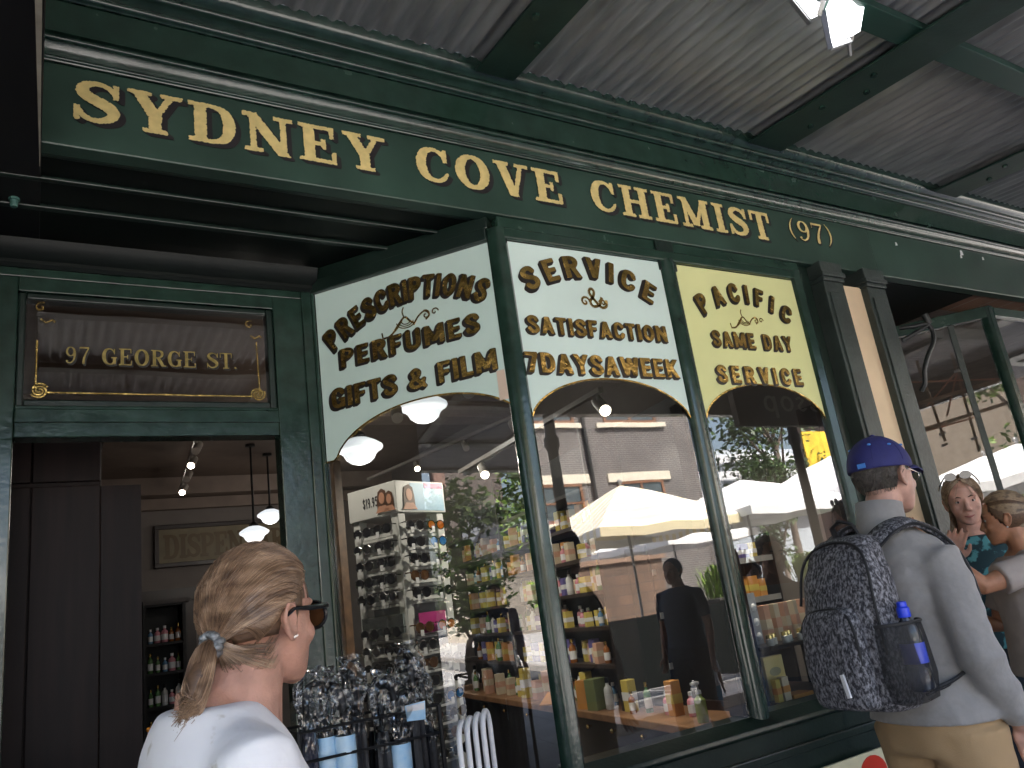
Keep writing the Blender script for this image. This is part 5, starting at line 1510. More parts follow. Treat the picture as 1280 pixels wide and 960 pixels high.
planter(14.2, -5.1, "dark planter of bright ferns furthest right", 3)
# buildings at the far left end of the street
def block(name, label, x0, x1, y0, y1, h, mat, wm=None, nwin=0, fl=3.2, cat="building"):
    t = thing(name, label, cat, ((x0 + x1) / 2, (y0 + y1) / 2, 0))
    g = G(); g.box(x0, x1, y0, y1, -.15, h); build("wall", g, mat, t)
    g = G(); g.box(x0 - .1, x1 + .1, y0 - .1, y1 + .1, h + .001, h + .3); build("roof_edge", g, CRM, t)
    if nwin:
        nf = int(h / fl)
        for f in range(nf):
            for k in range(nwin):
                y = y0 + (y1 - y0) * (k + .5) / nwin; w2 = (y1 - y0) / nwin * .3
                g = G(); g.box(x1 + .001, x1 + .06, y - w2, y + w2, f * fl + .9, f * fl + 2.6); build("window", g, wm, t)
    return t
block("brown_tower", "narrow brown brick tower rising behind the street trees", -64, -58, -16.4, -11.6, 24, brickmat("brown_tower_brick", (.24, .13, .10), (.20, .11, .085), (.25, .2, .17), 2.5, .9, .3, .02, rot=(R(90), 0, R(90))))
block("blue_office", "blue-grey office block with rows of windows down the street", -70, -62, -10.2, -6.6, 26, M("blue_grey_cladding", (.20, .26, .36), .5), DPANE, 4)
gh = thing("gabled_house", "grey slate-roofed house below the brown tower", "house", (-40, -9, 0))
g = G(); g.box(-44, -38, -12, -7.2, -.15, 4.2); build("wall", g, M("house_render", (.45, .40, .33), .8), gh)
g = G(); g.prism([(-44.2, -12.3, 4.2), (-44.2, -6.9, 4.2), (-44.2, -9.6, 7.2)], (6.4, 0, 0)); build("roof", g, M("grey_slate", (.10, .105, .115), .6, var=.2, vscale=3), gh)
block("street_terrace", "long rendered terrace on the far side of the street", -36, -10, -27, -19, 8.5, M("terrace_render", (.17, .14, .11), .8), DPANE, 2)

block("corner_warehouse", "brown brick warehouse far to the right of the plaza", 37, 60, -24, -10, 13, brickmat("warehouse_brick", (.16, .10, .07), (.13, .085, .065), (.2, .17, .15), 3.0, .9, .3, .02, rot=(R(90), 0, 0)))
# dark screens added to block the bright paving's reflection in the panes
for k in range(7):
    x = 5.2 + k * 2.1
    t = thing("added_screen", "added dark screen number %s from the left, blocking bright paving in the panes" % ("one", "two", "three", "four", "five", "six", "seven")[k], "screen", (x, -4.3, -.02), 0, "canvas screens round the cafe")
    g = G(); g.box(x - .98, x + .98, -4.31, -4.29, .10, 1.12); build("canvas", g, M("added_screen_dark", (.008, .010, .0095), .9, spec=.1), t)
    for s in (-1, 1):
        g = G(); g.tube([(x + s * 1.0, -4.3, 0), (x + s * 1.0, -4.3, 1.2)], .02, 8); build("post", g, STEEL, t, 60)
# ------------------------------------------------------------------ people
def skinmat(name, col):
    m = M(name, col, .48, var=.20, vscale=22, bump=.16, bscale=240, spec=.4)
    b = m.node_tree.nodes["Principled BSDF"]
    b.inputs["Subsurface Weight"].default_value = .12
    b.inputs["Subsurface Radius"].default_value = (.012, .004, .002)
    b.inputs["Subsurface Scale"].default_value = .6
    return m
SKIN_A = skinmat("fair_tanned_skin", (.44, .235, .170)); SKIN_B = skinmat("fair_skin", (.46, .265, .205)); SKIN_C = skinmat("tanned_skin", (.40, .19, .11)); SKIN_D = skinmat("pale_skin", (.54, .30, .23))
LIPM = M("lip_skin", (.36, .12, .10), .4)
EYEM = M("eye_white", (.42, .40, .38), .3); IRIS = M("dark_iris", (.05, .035, .025), .15)

def xf(loc, yaw=0.0, pitch=0.0, roll=0.0, s=1.0):
    return Matrix.Translation(Vector(loc)) @ Matrix.Rotation(yaw, 4, 'Z') @ Matrix.Rotation(pitch, 4, 'Y') @ Matrix.Rotation(roll, 4, 'X') @ Matrix.Scale(s, 4)

def head_geo(g, male=False):
    """head in its own frame: x forward, origin between the ears; crown +.125, chin -.10"""
    g.ell((-.010, 0, .035), (.093, .074, .089), 24, 16)
    rings = []
    jaw = 1.06 if male else 1.0
    for z, cx, dx, wy in ((.075, .015, .066, .064), (.03, .020, .066, .069), (.0, .022, .064, .068), (-.03, .024, .061, .064 * jaw), (-.055, .030, .055, .057 * jaw), (-.075, .040, .046, .047 * jaw), (-.090, .050, .036, .036 * jaw), (-.100, .058, .024, .024 * jaw)):
        rings.append([(cx + dx * math.copysign(abs(math.cos(a)) ** .9, math.cos(a)), wy * math.sin(a), z) for a in [2 * math.pi * j / 24 for j in range(24)]])
    g.loft(rings)
    g.limb([(.084, 0, .018), (.096, 0, -.008), (.104, 0, -.026)], [.007, .0095, .0115], 10)
    for s in (-1, 1):
        g.ell((.094, s * .012, -.031), (.010, .0075, .008), 10, 8)
        g.ell((.074, s * .030, .030), (.012, .024, .0085), 10, 8)
        g.ell((.056, s * .042, -.022), (.024, .020, .022), 12, 8)
        # ear: flat dish with a rim
        g.ell((-.014, s * .075, .0), (.016, .007, .029), 12, 10, rot=Matrix.Rotation(-.25, 3, 'Y'))
        g.limb([(.000, s * .076, -.020), (-.006, s * .083, .004), (-.012, s * .087, .026), (-.028, s * .088, .026), (-.034, s * .086, .006), (-.024, s * .082, -.018), (-.010, s * .078, -.030)], [.0045, .004, .0045, .005, .005, .005, .0065], 8)
    g.limb([(.083, -.020, -.0565), (.091, 0, -.054), (.083, .020, -.0565)], [.0045, .007, .0045], 8)
    g.limb([(.081, -.017, -.067), (.088, 0, -.069), (.081, .017, -.067)], [.0045, .0075, .0045], 8)
    g.ell((.070, 0, -.092), (.017, .021, .014), 12, 8)
    g.limb([(-.018, 0, -.035), (-.030, 0, -.10), (-.042, 0, -.165)], [.052, .051, .056], 18)

def eyes(parent, HM, name='eye'):
    for s in (-1, 1):
        g = G(HM); g.ell((.0722, s * .031, .008), (.0112, .0112, .0058), 14, 10, mi=0); g.ell((.0792, s * .031, .008), (.0052, .0054, .0056), 10, 8, mi=1)
        build("eye", g, [EYEM, IRIS], parent, 60)
        g = G(HM); g.tube([(.083, s * .014, .026), (.085, s * .03, .032), (.076, s * .048, .027)], [.002, .0035, .0015], 6); build("eyebrow", g, MATS["dark_brow"], parent, 60)
M("dark_brow", (.07, .04, .025), .7)

def hand_geo(g, HMx, curl=.5, side=1, spread=.10):
    """hand in its own frame: wrist at origin, fingers along +x, palm faces -z, thumb on side*y"""
    old = g.mx; g.mx = HMx
    g.limb([(-.02, 0, 0), (.015, 0, 0)], [.026, .027], 12)
    g.ell((.048, 0, 0), (.046, .040, .0155), 16, 10)
    for i, (y, L) in enumerate(((.030, .074), (.010, .083), (-.010, .077), (-.029, .060))):
        y *= side
        a = spread * (1.2 - i * .8) * side
        p = Vector((.078, y, 0)); d = Vector((math.cos(a), math.sin(a), 0)); pts = [Vector((.045, y * .85, 0)), p]
        ang = 0
        for k, f in enumerate((.42, .32, .26)):
            ang += curl * (.55, .8, .6)[k]
            p = p + (d * math.cos(ang) + Vector((0, 0, -1)) * math.sin(ang)) * L * f
            pts.append(p)
        g.limb(pts, [.0095, .0098, .0088, .0080, .0068], 10)
    g.limb([(.020, side * .026, -.004), (.045, side * .050, -.012), (.068, side * .058, -.018), (.088, side * .056, -.022)], [.014, .0125, .0105, .008], 10)
    g.mx = old

def dirmat(p, d, up=(0, 0, 1)):
    d = Vector(d).normalized(); u = Vector(up); y = u.cross(d).normalized(); z = d.cross(y)
    return Matrix(((d.x, y.x, z.x, p[0]), (d.y, y.y, z.y, p[1]), (d.z, y.z, z.z, p[2]), (0, 0, 0, 1)))

TORSO = [(.86, 0, .115, .165), (.95, 0, .118, .170), (1.05, .002, .108, .150), (1.16, .004, .112, .155), (1.28, .004, .120, .170), (1.36, -.002, .113, .176), (1.42, -.010, .092, .165), (1.455, -.016, .074, .125), (1.485, -.022, .060, .080), (1.51, -.026, .055, .062)]
def torso_geo(g, inflate=0.0, z0=.86, z1=1.51, wide=1.0, deep=1.0, hem=0.0):
    rings = []
    for z, cx, dx, wy in TORSO:
        if z < z0 - 1e-6 or z > z1 + 1e-6: continue
        e = inflate + (hem if z <= z0 + .1 else 0)
        rings.append([(cx + (dx * deep + e) * math.copysign(abs(math.cos(a)) ** .88, math.cos(a)), (wy * wide + e) * math.copysign(abs(math.sin(a)) ** .88, math.sin(a)), z) for a in [2 * math.pi * j / 28 for j in range(28)]])
    g.loft(rings)

def person(label, loc, yaw, s, head, arms, legs, skin, shirt, trouser, shoe, sleeve='short', wide=1.0, deep=1.0, neck=1.49, male=False, group=None,
           shirt_z=.93, shirt_mat_rough=None, hand_curl=.35, face=True, detail=.0055, shorts=False, headroll=0.0, headpitch=0.0, headyaw=0.0, hem=.01, wrinkle=.004, neckline=None):
    root = thing("person", label, "person", loc, 0, group)
    B = xf(loc, yaw, 0, 0, s)
    HM = B @ xf(head, headyaw, headpitch, headroll)
    # --- body, one continuous skin
    g = G(B)
    torso_geo(g, -.012, wide=wide, deep=deep)
    hv = Vector(head)
    g.limb([(-.03, 0, 1.44), tuple(Vector((-.03, 0, 1.50)) * .5 + (hv + Vector((-.03, 0, -.10))) * .5), tuple(hv + Vector((-.025, 0, -.06)))], [.060, .054, .052], 18)
    for side, (sh, el, wr, hd) in arms.items():
        sd = 1 if side == 'L' else -1
        shv, elv, wrv = Vector(sh), Vector(el), Vector(wr)
        if sleeve == 'long': g.limb([shv + Vector((0, -.03 * sd, -.02)), shv.lerp(elv, .45), elv, elv.lerp(wrv, .35), wrv], [.030, .030, .030, .030, .027], 14)
        else: g.limb([shv + Vector((0, -.025 * sd, -.012)), shv.lerp(elv, .25), shv.lerp(elv, .6), elv, elv.lerp(wrv, .35), wrv], [.036, .040, .046, .040, .039, .027], 14)
        hand_geo(g, B @ dirmat(wrv, hd[0], hd[1]), hand_curl if len(hd) < 3 else hd[2], hd[3] if len(hd) > 3 else sd)
    for side, (hp_, kn, an, toe) in legs.items():
        hpv, knv, anv = Vector(hp_), Vector(kn), Vector(an)
        g.limb([hpv, hpv.lerp(knv, .5), knv, knv.lerp(anv, .3), anv], [.088, .075, .055, .055, .038], 14)
    g.mx = HM; head_geo(g, male)
    body = build("body", remesh(g, detail, 3, .5), skin, root, 180)
    # --- shirt
    g = G(B)
    torso_geo(g, .015, z0=shirt_z, z1=neck, wide=wide, deep=deep, hem=hem)
    for side, (sh, el, wr, hd) in arms.items():
        shv, elv, wrv = Vector(sh), Vector(el), Vector(wr)
        inner = Vector((sh[0], sh[1] * .50, sh[2] + .012))
        if sleeve == 'short':
            g.tube([inner, shv, shv.lerp(elv, .35), shv.lerp(elv, .72)], [.058, .064, .064, .068], 18)
        else:
            pts = [inner, shv, shv.lerp(elv, .35), shv.lerp(elv, .75), elv, elv.lerp(wrv, .35), elv.lerp(wrv, .75), wrv.lerp(elv, .02)]
            g.tube([tuple(p) for p in pts], [.050, .066, .064, .059, .058, .053, .046, .038], 18)
    sg_ = remesh(g, .009, 10, .5)
    sg_ = wrinkled(sg_, wrinkle, loc)
    build("shirt", sg_, shirt, root, 180)
    # --- trousers
    g = G(B)
    torso_geo(g, .010, z0=.86, z1=1.05, wide=wide, deep=deep)
    for side, (hp_, kn, an, toe) in legs.items():
        hpv, knv, anv = Vector(hp_), Vector(kn), Vector(an)
        end = anv.lerp(knv, .05) if not shorts else knv.lerp(hpv, .12)
        pts = [hpv + Vector((0, 0, .03)), hpv.lerp(knv, .5), knv.lerp(hpv, .1)] if shorts else [hpv + Vector((0, 0, .03)), hpv.lerp(knv, .5), knv, knv.lerp(anv, .5), end]
        g.tube([tuple(p) for p in pts], [.108, .096, .092] if shorts else [.108, .092, .078, .072, .068], 18)
    build("trousers", wrinkled(remesh(g, .010, 3, .5), .005, loc, 7), trouser, root, 180)
    for side, (hp_, kn, an, toe) in legs.items():
        a = Vector(an); d = Vector((math.cos(toe), math.sin(toe), 0))
        g = G(B)
        g.limb([a + Vector((-.02, 0, -.02)), a + d * .03 + Vector((0, 0, -.035)), a + d * .10 + Vector((0, 0, -.055)), a + d * .17 + Vector((0, 0, -.060))], [.045, .045, .040, .028], 12)
        g2 = remesh(g, .012, 2)
        g2.v = [(x, y, max(z, loc[2] + .003)) for x, y, z in g2.v]
        build("shoe", g2, shoe, root, 180)
    if face: eyes(root, HM)
    return root, B, HM

from mathutils import noise as mnoise
def wrinkled(g, amp, off, fr=9.0):
    """soft folds in cloth: push vertices along smooth noise, mostly across the body"""
    if not amp: return g
    a = np.array(g.v)
    c = a.mean(0)
    out = []
    for x, y, z in g.v:
        n = mnoise.noise(Vector((x * fr + off[0] * 3, y * fr, z * fr * 2.2))) + .5 * mnoise.noise(Vector((x * fr * 2.3, y * fr * 2.3 + 7, z * fr * 3.5)))
        d = Vector((x - c[0], y - c[1], 0)); d = d.normalized() if d.length > 1e-5 else d
        out.append((x + d.x * n * amp, y + d.y * n * amp, z + .3 * n * amp))
    g.v = out
    return g

def hairmat(name, stops, rough=.38):
    m = bpy.data.materials.new(name); m.use_nodes = True; t = m.node_tree; b = t.nodes["Principled BSDF"]
    b.inputs["Roughness"].default_value = rough
    ge = t.nodes.new("ShaderNodeNewGeometry"); rp = t.nodes.new("ShaderNodeValToRGB")
    e = rp.color_ramp.elements
    e[0].position = 0; e[0].color = stops[0] + (1,)
    e[1].position = 1; e[1].color = stops[-1] + (1,)
    for i, s in enumerate(stops[1:-1]):
        k = e.new((i + 1) / (len(stops) - 1)); k.color = s + (1,)
    tc = t.nodes.new("ShaderNodeTexCoord"); mp = t.nodes.new("ShaderNodeMapping"); mp.inputs["Scale"].default_value = (9, 45, 45); nz = t.nodes.new("ShaderNodeTexNoise"); nz.inputs["Scale"].default_value = 1.0; nz.inputs["Detail"].default_value = 2
    t.links.new(tc.outputs["Object"], mp.inputs[0]); t.links.new(mp.outputs[0], nz.inputs["Vector"])
    mr = t.nodes.new("ShaderNodeMapRange"); mr.inputs["From Min"].default_value = .32; mr.inputs["From Max"].default_value = .68; t.links.new(nz.outputs[0], mr.inputs[0])
    mx = t.nodes.new("ShaderNodeMath"); mx.operation = 'MULTIPLY_ADD'; mx.inputs[1].default_value = .42; t.links.new(ge.outputs["Random Per Island"], mx.inputs[0])
    m2 = t.nodes.new("ShaderNodeMath"); m2.operation = 'MULTIPLY'; m2.inputs[1].default_value = .58; t.links.new(mr.outputs[0], m2.inputs[0]); t.links.new(m2.outputs[0], mx.inputs[2])
    t.links.new(mx.outputs[0], rp.inputs[0]); t.links.new(rp.outputs[0], b.inputs["Base Color"])
    return m

def skull_pt(d, k=1.0):
    """point on the hair surface in direction d from the skull centre"""
    d = Vector(d).normalized()
    c = Vector((-.010, 0, .035))
    r = 1.0 / math.sqrt((d.x / (.101 * k)) ** 2 + (d.y / (.082 * k)) ** 2 + (d.z / (.097 * k)) ** 2)
    return c + d * r

def slerp(a, b, t):
    a, b = Vector(a).normalized(), Vector(b).normalized()
    an = math.acos(max(-1, min(1, a.dot(b))))
    if an < 1e-4: return a
    return (a * math.sin((1 - t) * an) + b * math.sin(t * an)) / math.sin(an)

def strand(g, pts, r):
    k = len(pts)
    g.tube(pts, [r * (.35 + .65 * math.sin(math.pi * min(1, (i + .6) / k))) for i in range(k)], 4, True)

# ---- hair shell: skull cap trimmed to a hairline
def hair_cap(g, keep, k=1.0, nu=48, nv=32):
    rings = []
    vs, idx, fs = [], {}, []
    for i in range(nv + 1):
        for j in range(nu):
            ph = math.pi * i / nv; th = 2 * math.pi * j / nu
            d = Vector((math.sin(ph) * math.cos(th), math.sin(ph) * math.sin(th), math.cos(ph)))
            vs.append(skull_pt(d, k))
    for i in range(nv):
        for j in range(nu):
            q_ = [i * nu + j, (i + 1) * nu + j, (i + 1) * nu + (j + 1) % nu, i * nu + (j + 1) % nu]
            c = sum((vs[a] for a in q_), Vector()) / 4
            if keep(c): fs.append(tuple(q_) if i not in (0,) else (q_[0], q_[1], q_[2]))
    used = sorted({a for f in fs for a in f}); mp = {a: b for b, a in enumerate(used)}
    # double wall so the hair has thickness
    o = len(used)
    inner = [skull_pt(vs[a] - Vector((-.010, 0, .035)), k * .90) for a in used]
    F = [tuple(mp[a] for a in f) for f in fs]
    allf = list(F) + [tuple(reversed([a + o for a in f])) for f in F]
    cnt = {}
    for f in F:
        for a in range(len(f)):
            cnt[(f[a], f[(a + 1) % len(f)])] = 1
    for (a, b) in cnt:
        if (b, a) not in cnt: allf.append((b, a, a + o, b + o))
    g.add([vs[a] for a in used] + inner, allf)

STAND = {'L': ((0, .09, .90), (.01, .095, .48), (-.01, .095, .085), .1), 'R': ((0, -.09, .90), (.01, -.095, .48), (-.01, -.095, .085), -.1)}
WALK = {'L': ((0, .085, .90), (.16, .09, .50), (.10, .09, .10), .05), 'R': ((0, -.085, .90), (-.02, -.09, .49), (-.26, -.09, .14), -.05)}
HANG = {'L': ((-.01, .19, 1.41), (-.03, .235, 1.13), (.03, .245, .88), ((.12, 0, -1), (0, -1, 0))), 'R': ((-.01, -.19, 1.41), (-.03, -.235, 1.13), (.03, -.245, .88), ((.12, 0, -1), (0, 1, 0)))}
DENIM = M("blue_denim", (.06, .10, .17), .8, var=.25, vscale=30, bump=.2, bscale=300); KHAKI = M("khaki_cotton", (.36, .24, .125), .8, var=.06, vscale=12, bump=.15, bscale=300)
NAVYC = M("navy_cloth", (.012, .014, .022), .8); SHOE = M("dark_leather_shoe", (.03, .025, .022), .5); SHOEW = M("white_trainer", (.6, .6, .6), .5)

# ===================== the woman in front
WS = .972
WL = (.260, 1.392, -0.006)
HANGW = {'L': ((-.01, .185, 1.40), (-.05, .225, 1.13), (.05, .225, .92), ((.5, 0, -1), (0, -1, 0))), 'R': ((-.01, -.185, 1.40), (.0, -.225, 1.12), (.14, -.215, .98), ((.7, 0, -.8), (0, 1, 0)))}
WSHIRT = M("white_printed_cotton", (.80, .80, .82), .75, col2=(.60, .58, .55), vscale=13, thr=(.62, .66), bump=.45, bscale=20)
woman, WB, WH = person("woman in a white top with brown hair tied back and dark sunglasses, seen from behind", WL, .10, WS, (.070, -.004, 1.598), HANGW, WALK, SKIN_A, WSHIRT, NAVYC, SHOE,
                       wide=1.0, deep=.98, neck=1.485, headyaw=.47, face=True, detail=.0042, shirt_z=.95, wrinkle=.003)
BRH = hairmat("brown_streaked_hair", [(.05, .028, .016), (.11, .062, .036), (.20, .122, .072), (.31, .20, .125), (.44, .31, .20)], .36)
BRD = M("dark_brown_hair_base", (.10, .055, .030), .5, var=.35, vscale=40, stretch=(1, 4, 4))
tie = Vector((-.108, 0, -.022))
def keep_w(c):
    fx_ = .062 - .55 * max(0, .045 - c.z) - (.03 if abs(c.y) > .06 else 0)
    return c.x < fx_ and (c.z > -.005 or c.x < -.03) and c.z > -.022
g = G(WH); hair_cap(g, keep_w, .975); build("hair_base", g, BRD, woman, 180)
rr = random.Random(21)
g = G(WH)
C0 = Vector((-.010, 0, .035))
for i in range(6500):
    # start on the hairline: brow, temple, in front of and below the ear
    u = rr.random()
    s = rr.choice((-1, 1))
    if u < .45:
        a = s * rr.uniform(0, 1.15); p = Vector((.078 * math.cos(a) + .0, .075 * math.sin(a), .085 - .012 * abs(a)))
    elif u < .72:
        f = rr.random(); p = Vector((.055 - .075 * f, s * .074, .075 - .055 * f))
    elif u < .90:
        f = rr.random(); p = Vector((-.025 - .05 * f, s * (.076 - .012 * f), .02 - .07 * f))
    else:
        p = Vector((-.07 + rr.uniform(-.01, .01), rr.uniform(-.05, .05), -.055))
    d0 = (p - C0).normalized(); d1 = (tie - C0).normalized()
    if u < .45: dm = Vector((-.25, math.sin(a) * .85, 1.05))
    elif u < .72: dm = Vector((-.35, s * 1.0, .62 * (1 - f) + .1))
    elif u < .90: dm = Vector((-.75, s * .65, -.15))
    else: dm = Vector((-.9, 0, -.4))
    kk = 1.045 + rr.uniform(-.022, .018) + (rr.uniform(0, .03) if rr.random() < .05 else 0) - (.03 if u > .72 else 0)
    jit = rr.gauss(0, .05)
    pts = []
    n = 12
    for j in range(n):
        t = j / (n - 1)
        d = d0 * (1 - t) ** 2 + dm * 2 * t * (1 - t) + d1 * t * t
        d = (d + Vector((0, jit, jit)) * math.sin(math.pi * t)).normalized()
        bul = math.sin(math.pi * min(1, t * 1.6)) * .035
        q_ = skull_pt(d, (.985 if j == 0 else kk) + bul * (1 if u < .72 else .3) - .03 * max(0, t - .7))
        if t > .85: q_ = q_.lerp(tie + Vector((0, rr.uniform(-.012, .012), rr.uniform(-.012, .012))), (t - .85) / .15)
        pts.append(q_)
    strand(g, pts, rr.uniform(.0004, .0010))
# tail below the tie
for i in range(1300):
    a, r0 = rr.uniform(0, 6.28), math.sqrt(rr.random())
    o = Vector((0, math.cos(a), math.sin(a)))
    P = [tie + o * .010 * r0, tie + Vector((-.018, 0, -.022)) + o * .026 * r0, tie + Vector((-.032, 0, -.055)) + o * .030 * r0, tie + Vector((-.045, 0, -.085)) + o * .024 * r0, tie + Vector((-.048 + rr.gauss(0, .010), rr.gauss(0, .006), -.100 + rr.gauss(0, .014))) + o * .006]
    strand(g, [tuple(p) for p in catmull([tuple(p) for p in P], 3)], rr.uniform(.0005, .0010))
# loose wisps on the nape
for i in range(420):
    _y = rr.uniform(-.062, .062); b = Vector((-.072 + .04 * abs(_y) / .062 + rr.uniform(-.006, .012), _y, -.042 + rr.uniform(-.018, .024)))
    strand(g, [b, b + Vector((-.012, 0, -.012)), b.lerp(tie, .6) + Vector((0, 0, -.008)), tie], .0006)
build("hair", g, BRH, woman, 60)
g = G(WH); g.limb([tie + Vector((-.006, 0, -.012)), tie + Vector((-.026, 0, -.048)), tie + Vector((-.040, 0, -.082))], [.014, .021, .012], 14); build("ponytail_core", g, BRD, woman, 180)
# scrunchie
g = G(WH)
for k in range(22):
    a = 2 * math.pi * k / 22
    g.ell(tie + Vector((.002 * math.sin(5 * a) - .002, .0165 * math.cos(a), .0165 * math.sin(a))), (.011, .0068 + .003 * math.sin(k * 2.7), .0068), 8, 6)
build("hair_tie", g, M("grey_silver_hair_tie", (.17, .18, .185), .35, metal=.3, var=.6, vscale=120), woman, 180)
g = G(WH); g.bar((-.014, -.083, -.028), (-.004, -.083, -.025), .003, .003); g.bar((-.014, .083, -.028), (-.004, .083, -.025), .003, .003); build("earring", g, M("bright_silver", (.85, .85, .86), .1, metal=1.0), woman)
# sunglasses
def worn_glasses(root, HMx, lens, frm):
    g = G(HMx)
    for s in (-1, 1):
        g.prism([(.0985 - abs(math.cos(a)) * .002, s * .033 + .026 * math.cos(a), .006 + .021 * math.sin(a)) for a in [2 * math.pi * k / 16 for k in range(16)]], (.003, 0, 0))
    ln = build("sunglasses_lens", g, lens, root)
    g = G(HMx)
    for s in (-1, 1):
        g.tube([(.0995 - abs(math.cos(a)) * .002, s * .033 + .028 * math.cos(a), .006 + .023 * math.sin(a)) for a in [2 * math.pi * k / 16 for k in range(17)]], .0036, 6)
        g.bar((.096, s * .060, .020), (.086, s * .073, .019), .006, .010)
        g.tube([(.088, s * .072, .019), (.03, s * .083, .017), (-.012, s * .086, .018), (-.030, s * .083, .006)], [.005, .0045, .004, .003], 6)
    g.tube([(.099, -.008, .012), (.102, 0, .016), (.099, .008, .012)], .0035, 6)
    build("sunglasses_frame", g, frm, root, 60)
worn_glasses(woman, WH, LENSES[3], FRM[0])
# thin brown neck cord
def necklace(root, B_, mat):
    g = G(B_)
    pts = [(-.03 - .075 * math.cos(a), .072 * math.sin(a) * (1 + .25 * math.cos(a)), 1.475 - .012 + .0 * a) for a in [2 * math.pi * k / 24 for k in range(25)]]
    g.tube([(-.062, -.060, 1.468), (-.085, -.035, 1.462), (-.092, 0, 1.460), (-.085, .035, 1.462), (-.062, .060, 1.468)], .0022, 6)
    build("neck_cord", g, mat, root, 60)

necklace(woman, WB, M('brown_leather_cord', (.12, .04, .03), .5))
# ===================== the man with the backpack
MS = 1.070
ML = (2.405, 1.625, 0.0)
MARM = {'L': ((-.01, .172, 1.370), (.02, .230, 1.13), (.10, .20, .93), ((.4, -.3, -1), (0, -1, 0))), 'R': ((-.01, -.172, 1.370), (-.02, -.215, 1.115), (.105, -.180, .935), ((.45, .22, -1), (.3, 1, .2)))}
GREYK = M("grey_heather_sweater", (.255, .245, .240), .85, var=.05, vscale=60, bump=.5, bscale=22, sheen=.2)
man, MB_, MH = person("man in a grey pullover and khaki trousers with a blue cap, hand in pocket", ML, -.14, MS, (.048, .0, 1.642), MARM, STAND, SKIN_B, GREYK, KHAKI, SHOE, sleeve='long', wide=.97, deep=1.0, neck=1.485, male=True, headyaw=.10, headpitch=.05, detail=.0048, shirt_z=.95, hem=.014, wrinkle=.009)
# stand-up collar
g = G(MB_)
ring = lambda z, k, cx: [(cx + .066 * k * math.cos(a), .066 * k * math.sin(a), z + .012 * -math.cos(a)) for a in [2 * math.pi * j / 28 for j in range(28)]]
g.loft([ring(1.455, 1.25, -.022), ring(1.51, 1.08, -.014), ring(1.570, 1.02, -.004), ring(1.570, .93, -.004), ring(1.49, .92, -.018)], False); build("collar", g, GREYK, man, 180)
g = G(MH)
hair_cap(g, lambda c: c.x < (.03 if c.z > .02 else -.028) and c.z > -.052 and c.z < .075, .955); build("hair", g, M("short_dark_grey_hair", (.075, .065, .058), .7, var=.5, vscale=90, bump=.5, bscale=300), man, 180)
rr = random.Random(4); g = G(MH)
for i in range(700):
    d = Vector((rr.uniform(-1, .15), rr.choice((-1, 1)) * rr.uniform(.05, 1), rr.uniform(-.95, -.05))).normalized(); p = skull_pt(d, .95)
    if p.x > -.025 and p.z < .02: continue
    if p.z < -.055: continue
    strand(g, [p, p + Vector((-.004, 0, -.009)) + d * .003], .0008)
build("hair_stubble", g, hairmat("dark_grey_hair", [(.04, .035, .03), (.10, .085, .07), (.18, .16, .14)]), man, 60)
# cap
CAPM = M("royal_navy_cap_cotton", (.016, .018, .115), .75, var=.12, vscale=30, bump=.2, bscale=300); CAPB = M("light_blue_stitch", (.06, .22, .62), .6)
g = G(MH)
hair_cap(g, lambda c: c.z > .030 + .18 * max(0, c.x) * .25, 1.075, 48, 40); cap = build("cap", g, CAPM, man, 180)
g = G(MH); n = 18; rings = []
for f, w_, dz in ((0, .074, 0), (.35, .076, .004), (.7, .066, .001), (1.0, .040, -.008)):
    x = .070 + .098 * f
    rings.append((x, w_, dz))
top = []; 
for (x, w_, dz) in rings:
    row = []
    for j in range(n + 1):
        v = -1 + 2 * j / n
        row.append(Vector((x - .035 * (v * v) * (1 if x < .1 else .9), w_ * v, .048 + dz - .022 * v * v - .10 * (x - .07))))
    top.append(row)
vs = [p for r_ in top for p in r_] + [p + Vector((0, 0, -.004)) for r_ in top for p in r_]
m_ = n + 1; o = len(top) * m_; fs = []
for i in range(len(top) - 1):
    for j in range(n):
        a = i * m_ + j
        fs += [(a, a + 1, a + m_ + 1, a + m_), (o + a, o + a + m_, o + a + m_ + 1, o + a + 1)]
for j in range(n):
    a = (len(top) - 1) * m_ + j; fs += [(a, a + 1, o + a + 1, o + a)]; fs += [(j + 1, j, o + j, o + j + 1)]
for i in range(len(top) - 1):
    a = i * m_; fs += [(a, a + m_, o + a + m_, o + a)]; a += n; fs += [(a + m_, a, o + a, o + a + m_)]
g.add(vs, fs); build("visor", g, CAPM, cap, 60)
g = G(MH); g.ell((-.010, 0, .141), (.009, .009, .005), 12, 8); build("button", g, CAPM, cap, 60)
g = G(MH)
for a0 in (.5, 1.57, 2.64, -2.64, -1.57, -.5):
    pts = [skull_pt((math.sin(p) * math.cos(a0), math.sin(p) * math.sin(a0), math.cos(p)), 1.078) for p in [.08 + 1.35 * k / 12 for k in range(13)]]
    g.tube([p for p in pts if p.z > .035], .0012, 4)
build("seam", g, CAPM, cap, 60)
for a0 in (-.9, -1.9, -2.7, 2.5):
    g = G(MH); c = skull_pt((math.cos(a0) * .75, math.sin(a0) * .75, .66), 1.08); g.ell(c, (.006, .006, .004), 8, 6); build("eyelet", g, CAPB, cap, 60)
g = G(MH); g.bar(skull_pt((-1, -.28, .04), 1.09), skull_pt((-1, -.05, .03), 1.09), .004, .014); build("back_tab", g, CAPB, cap)
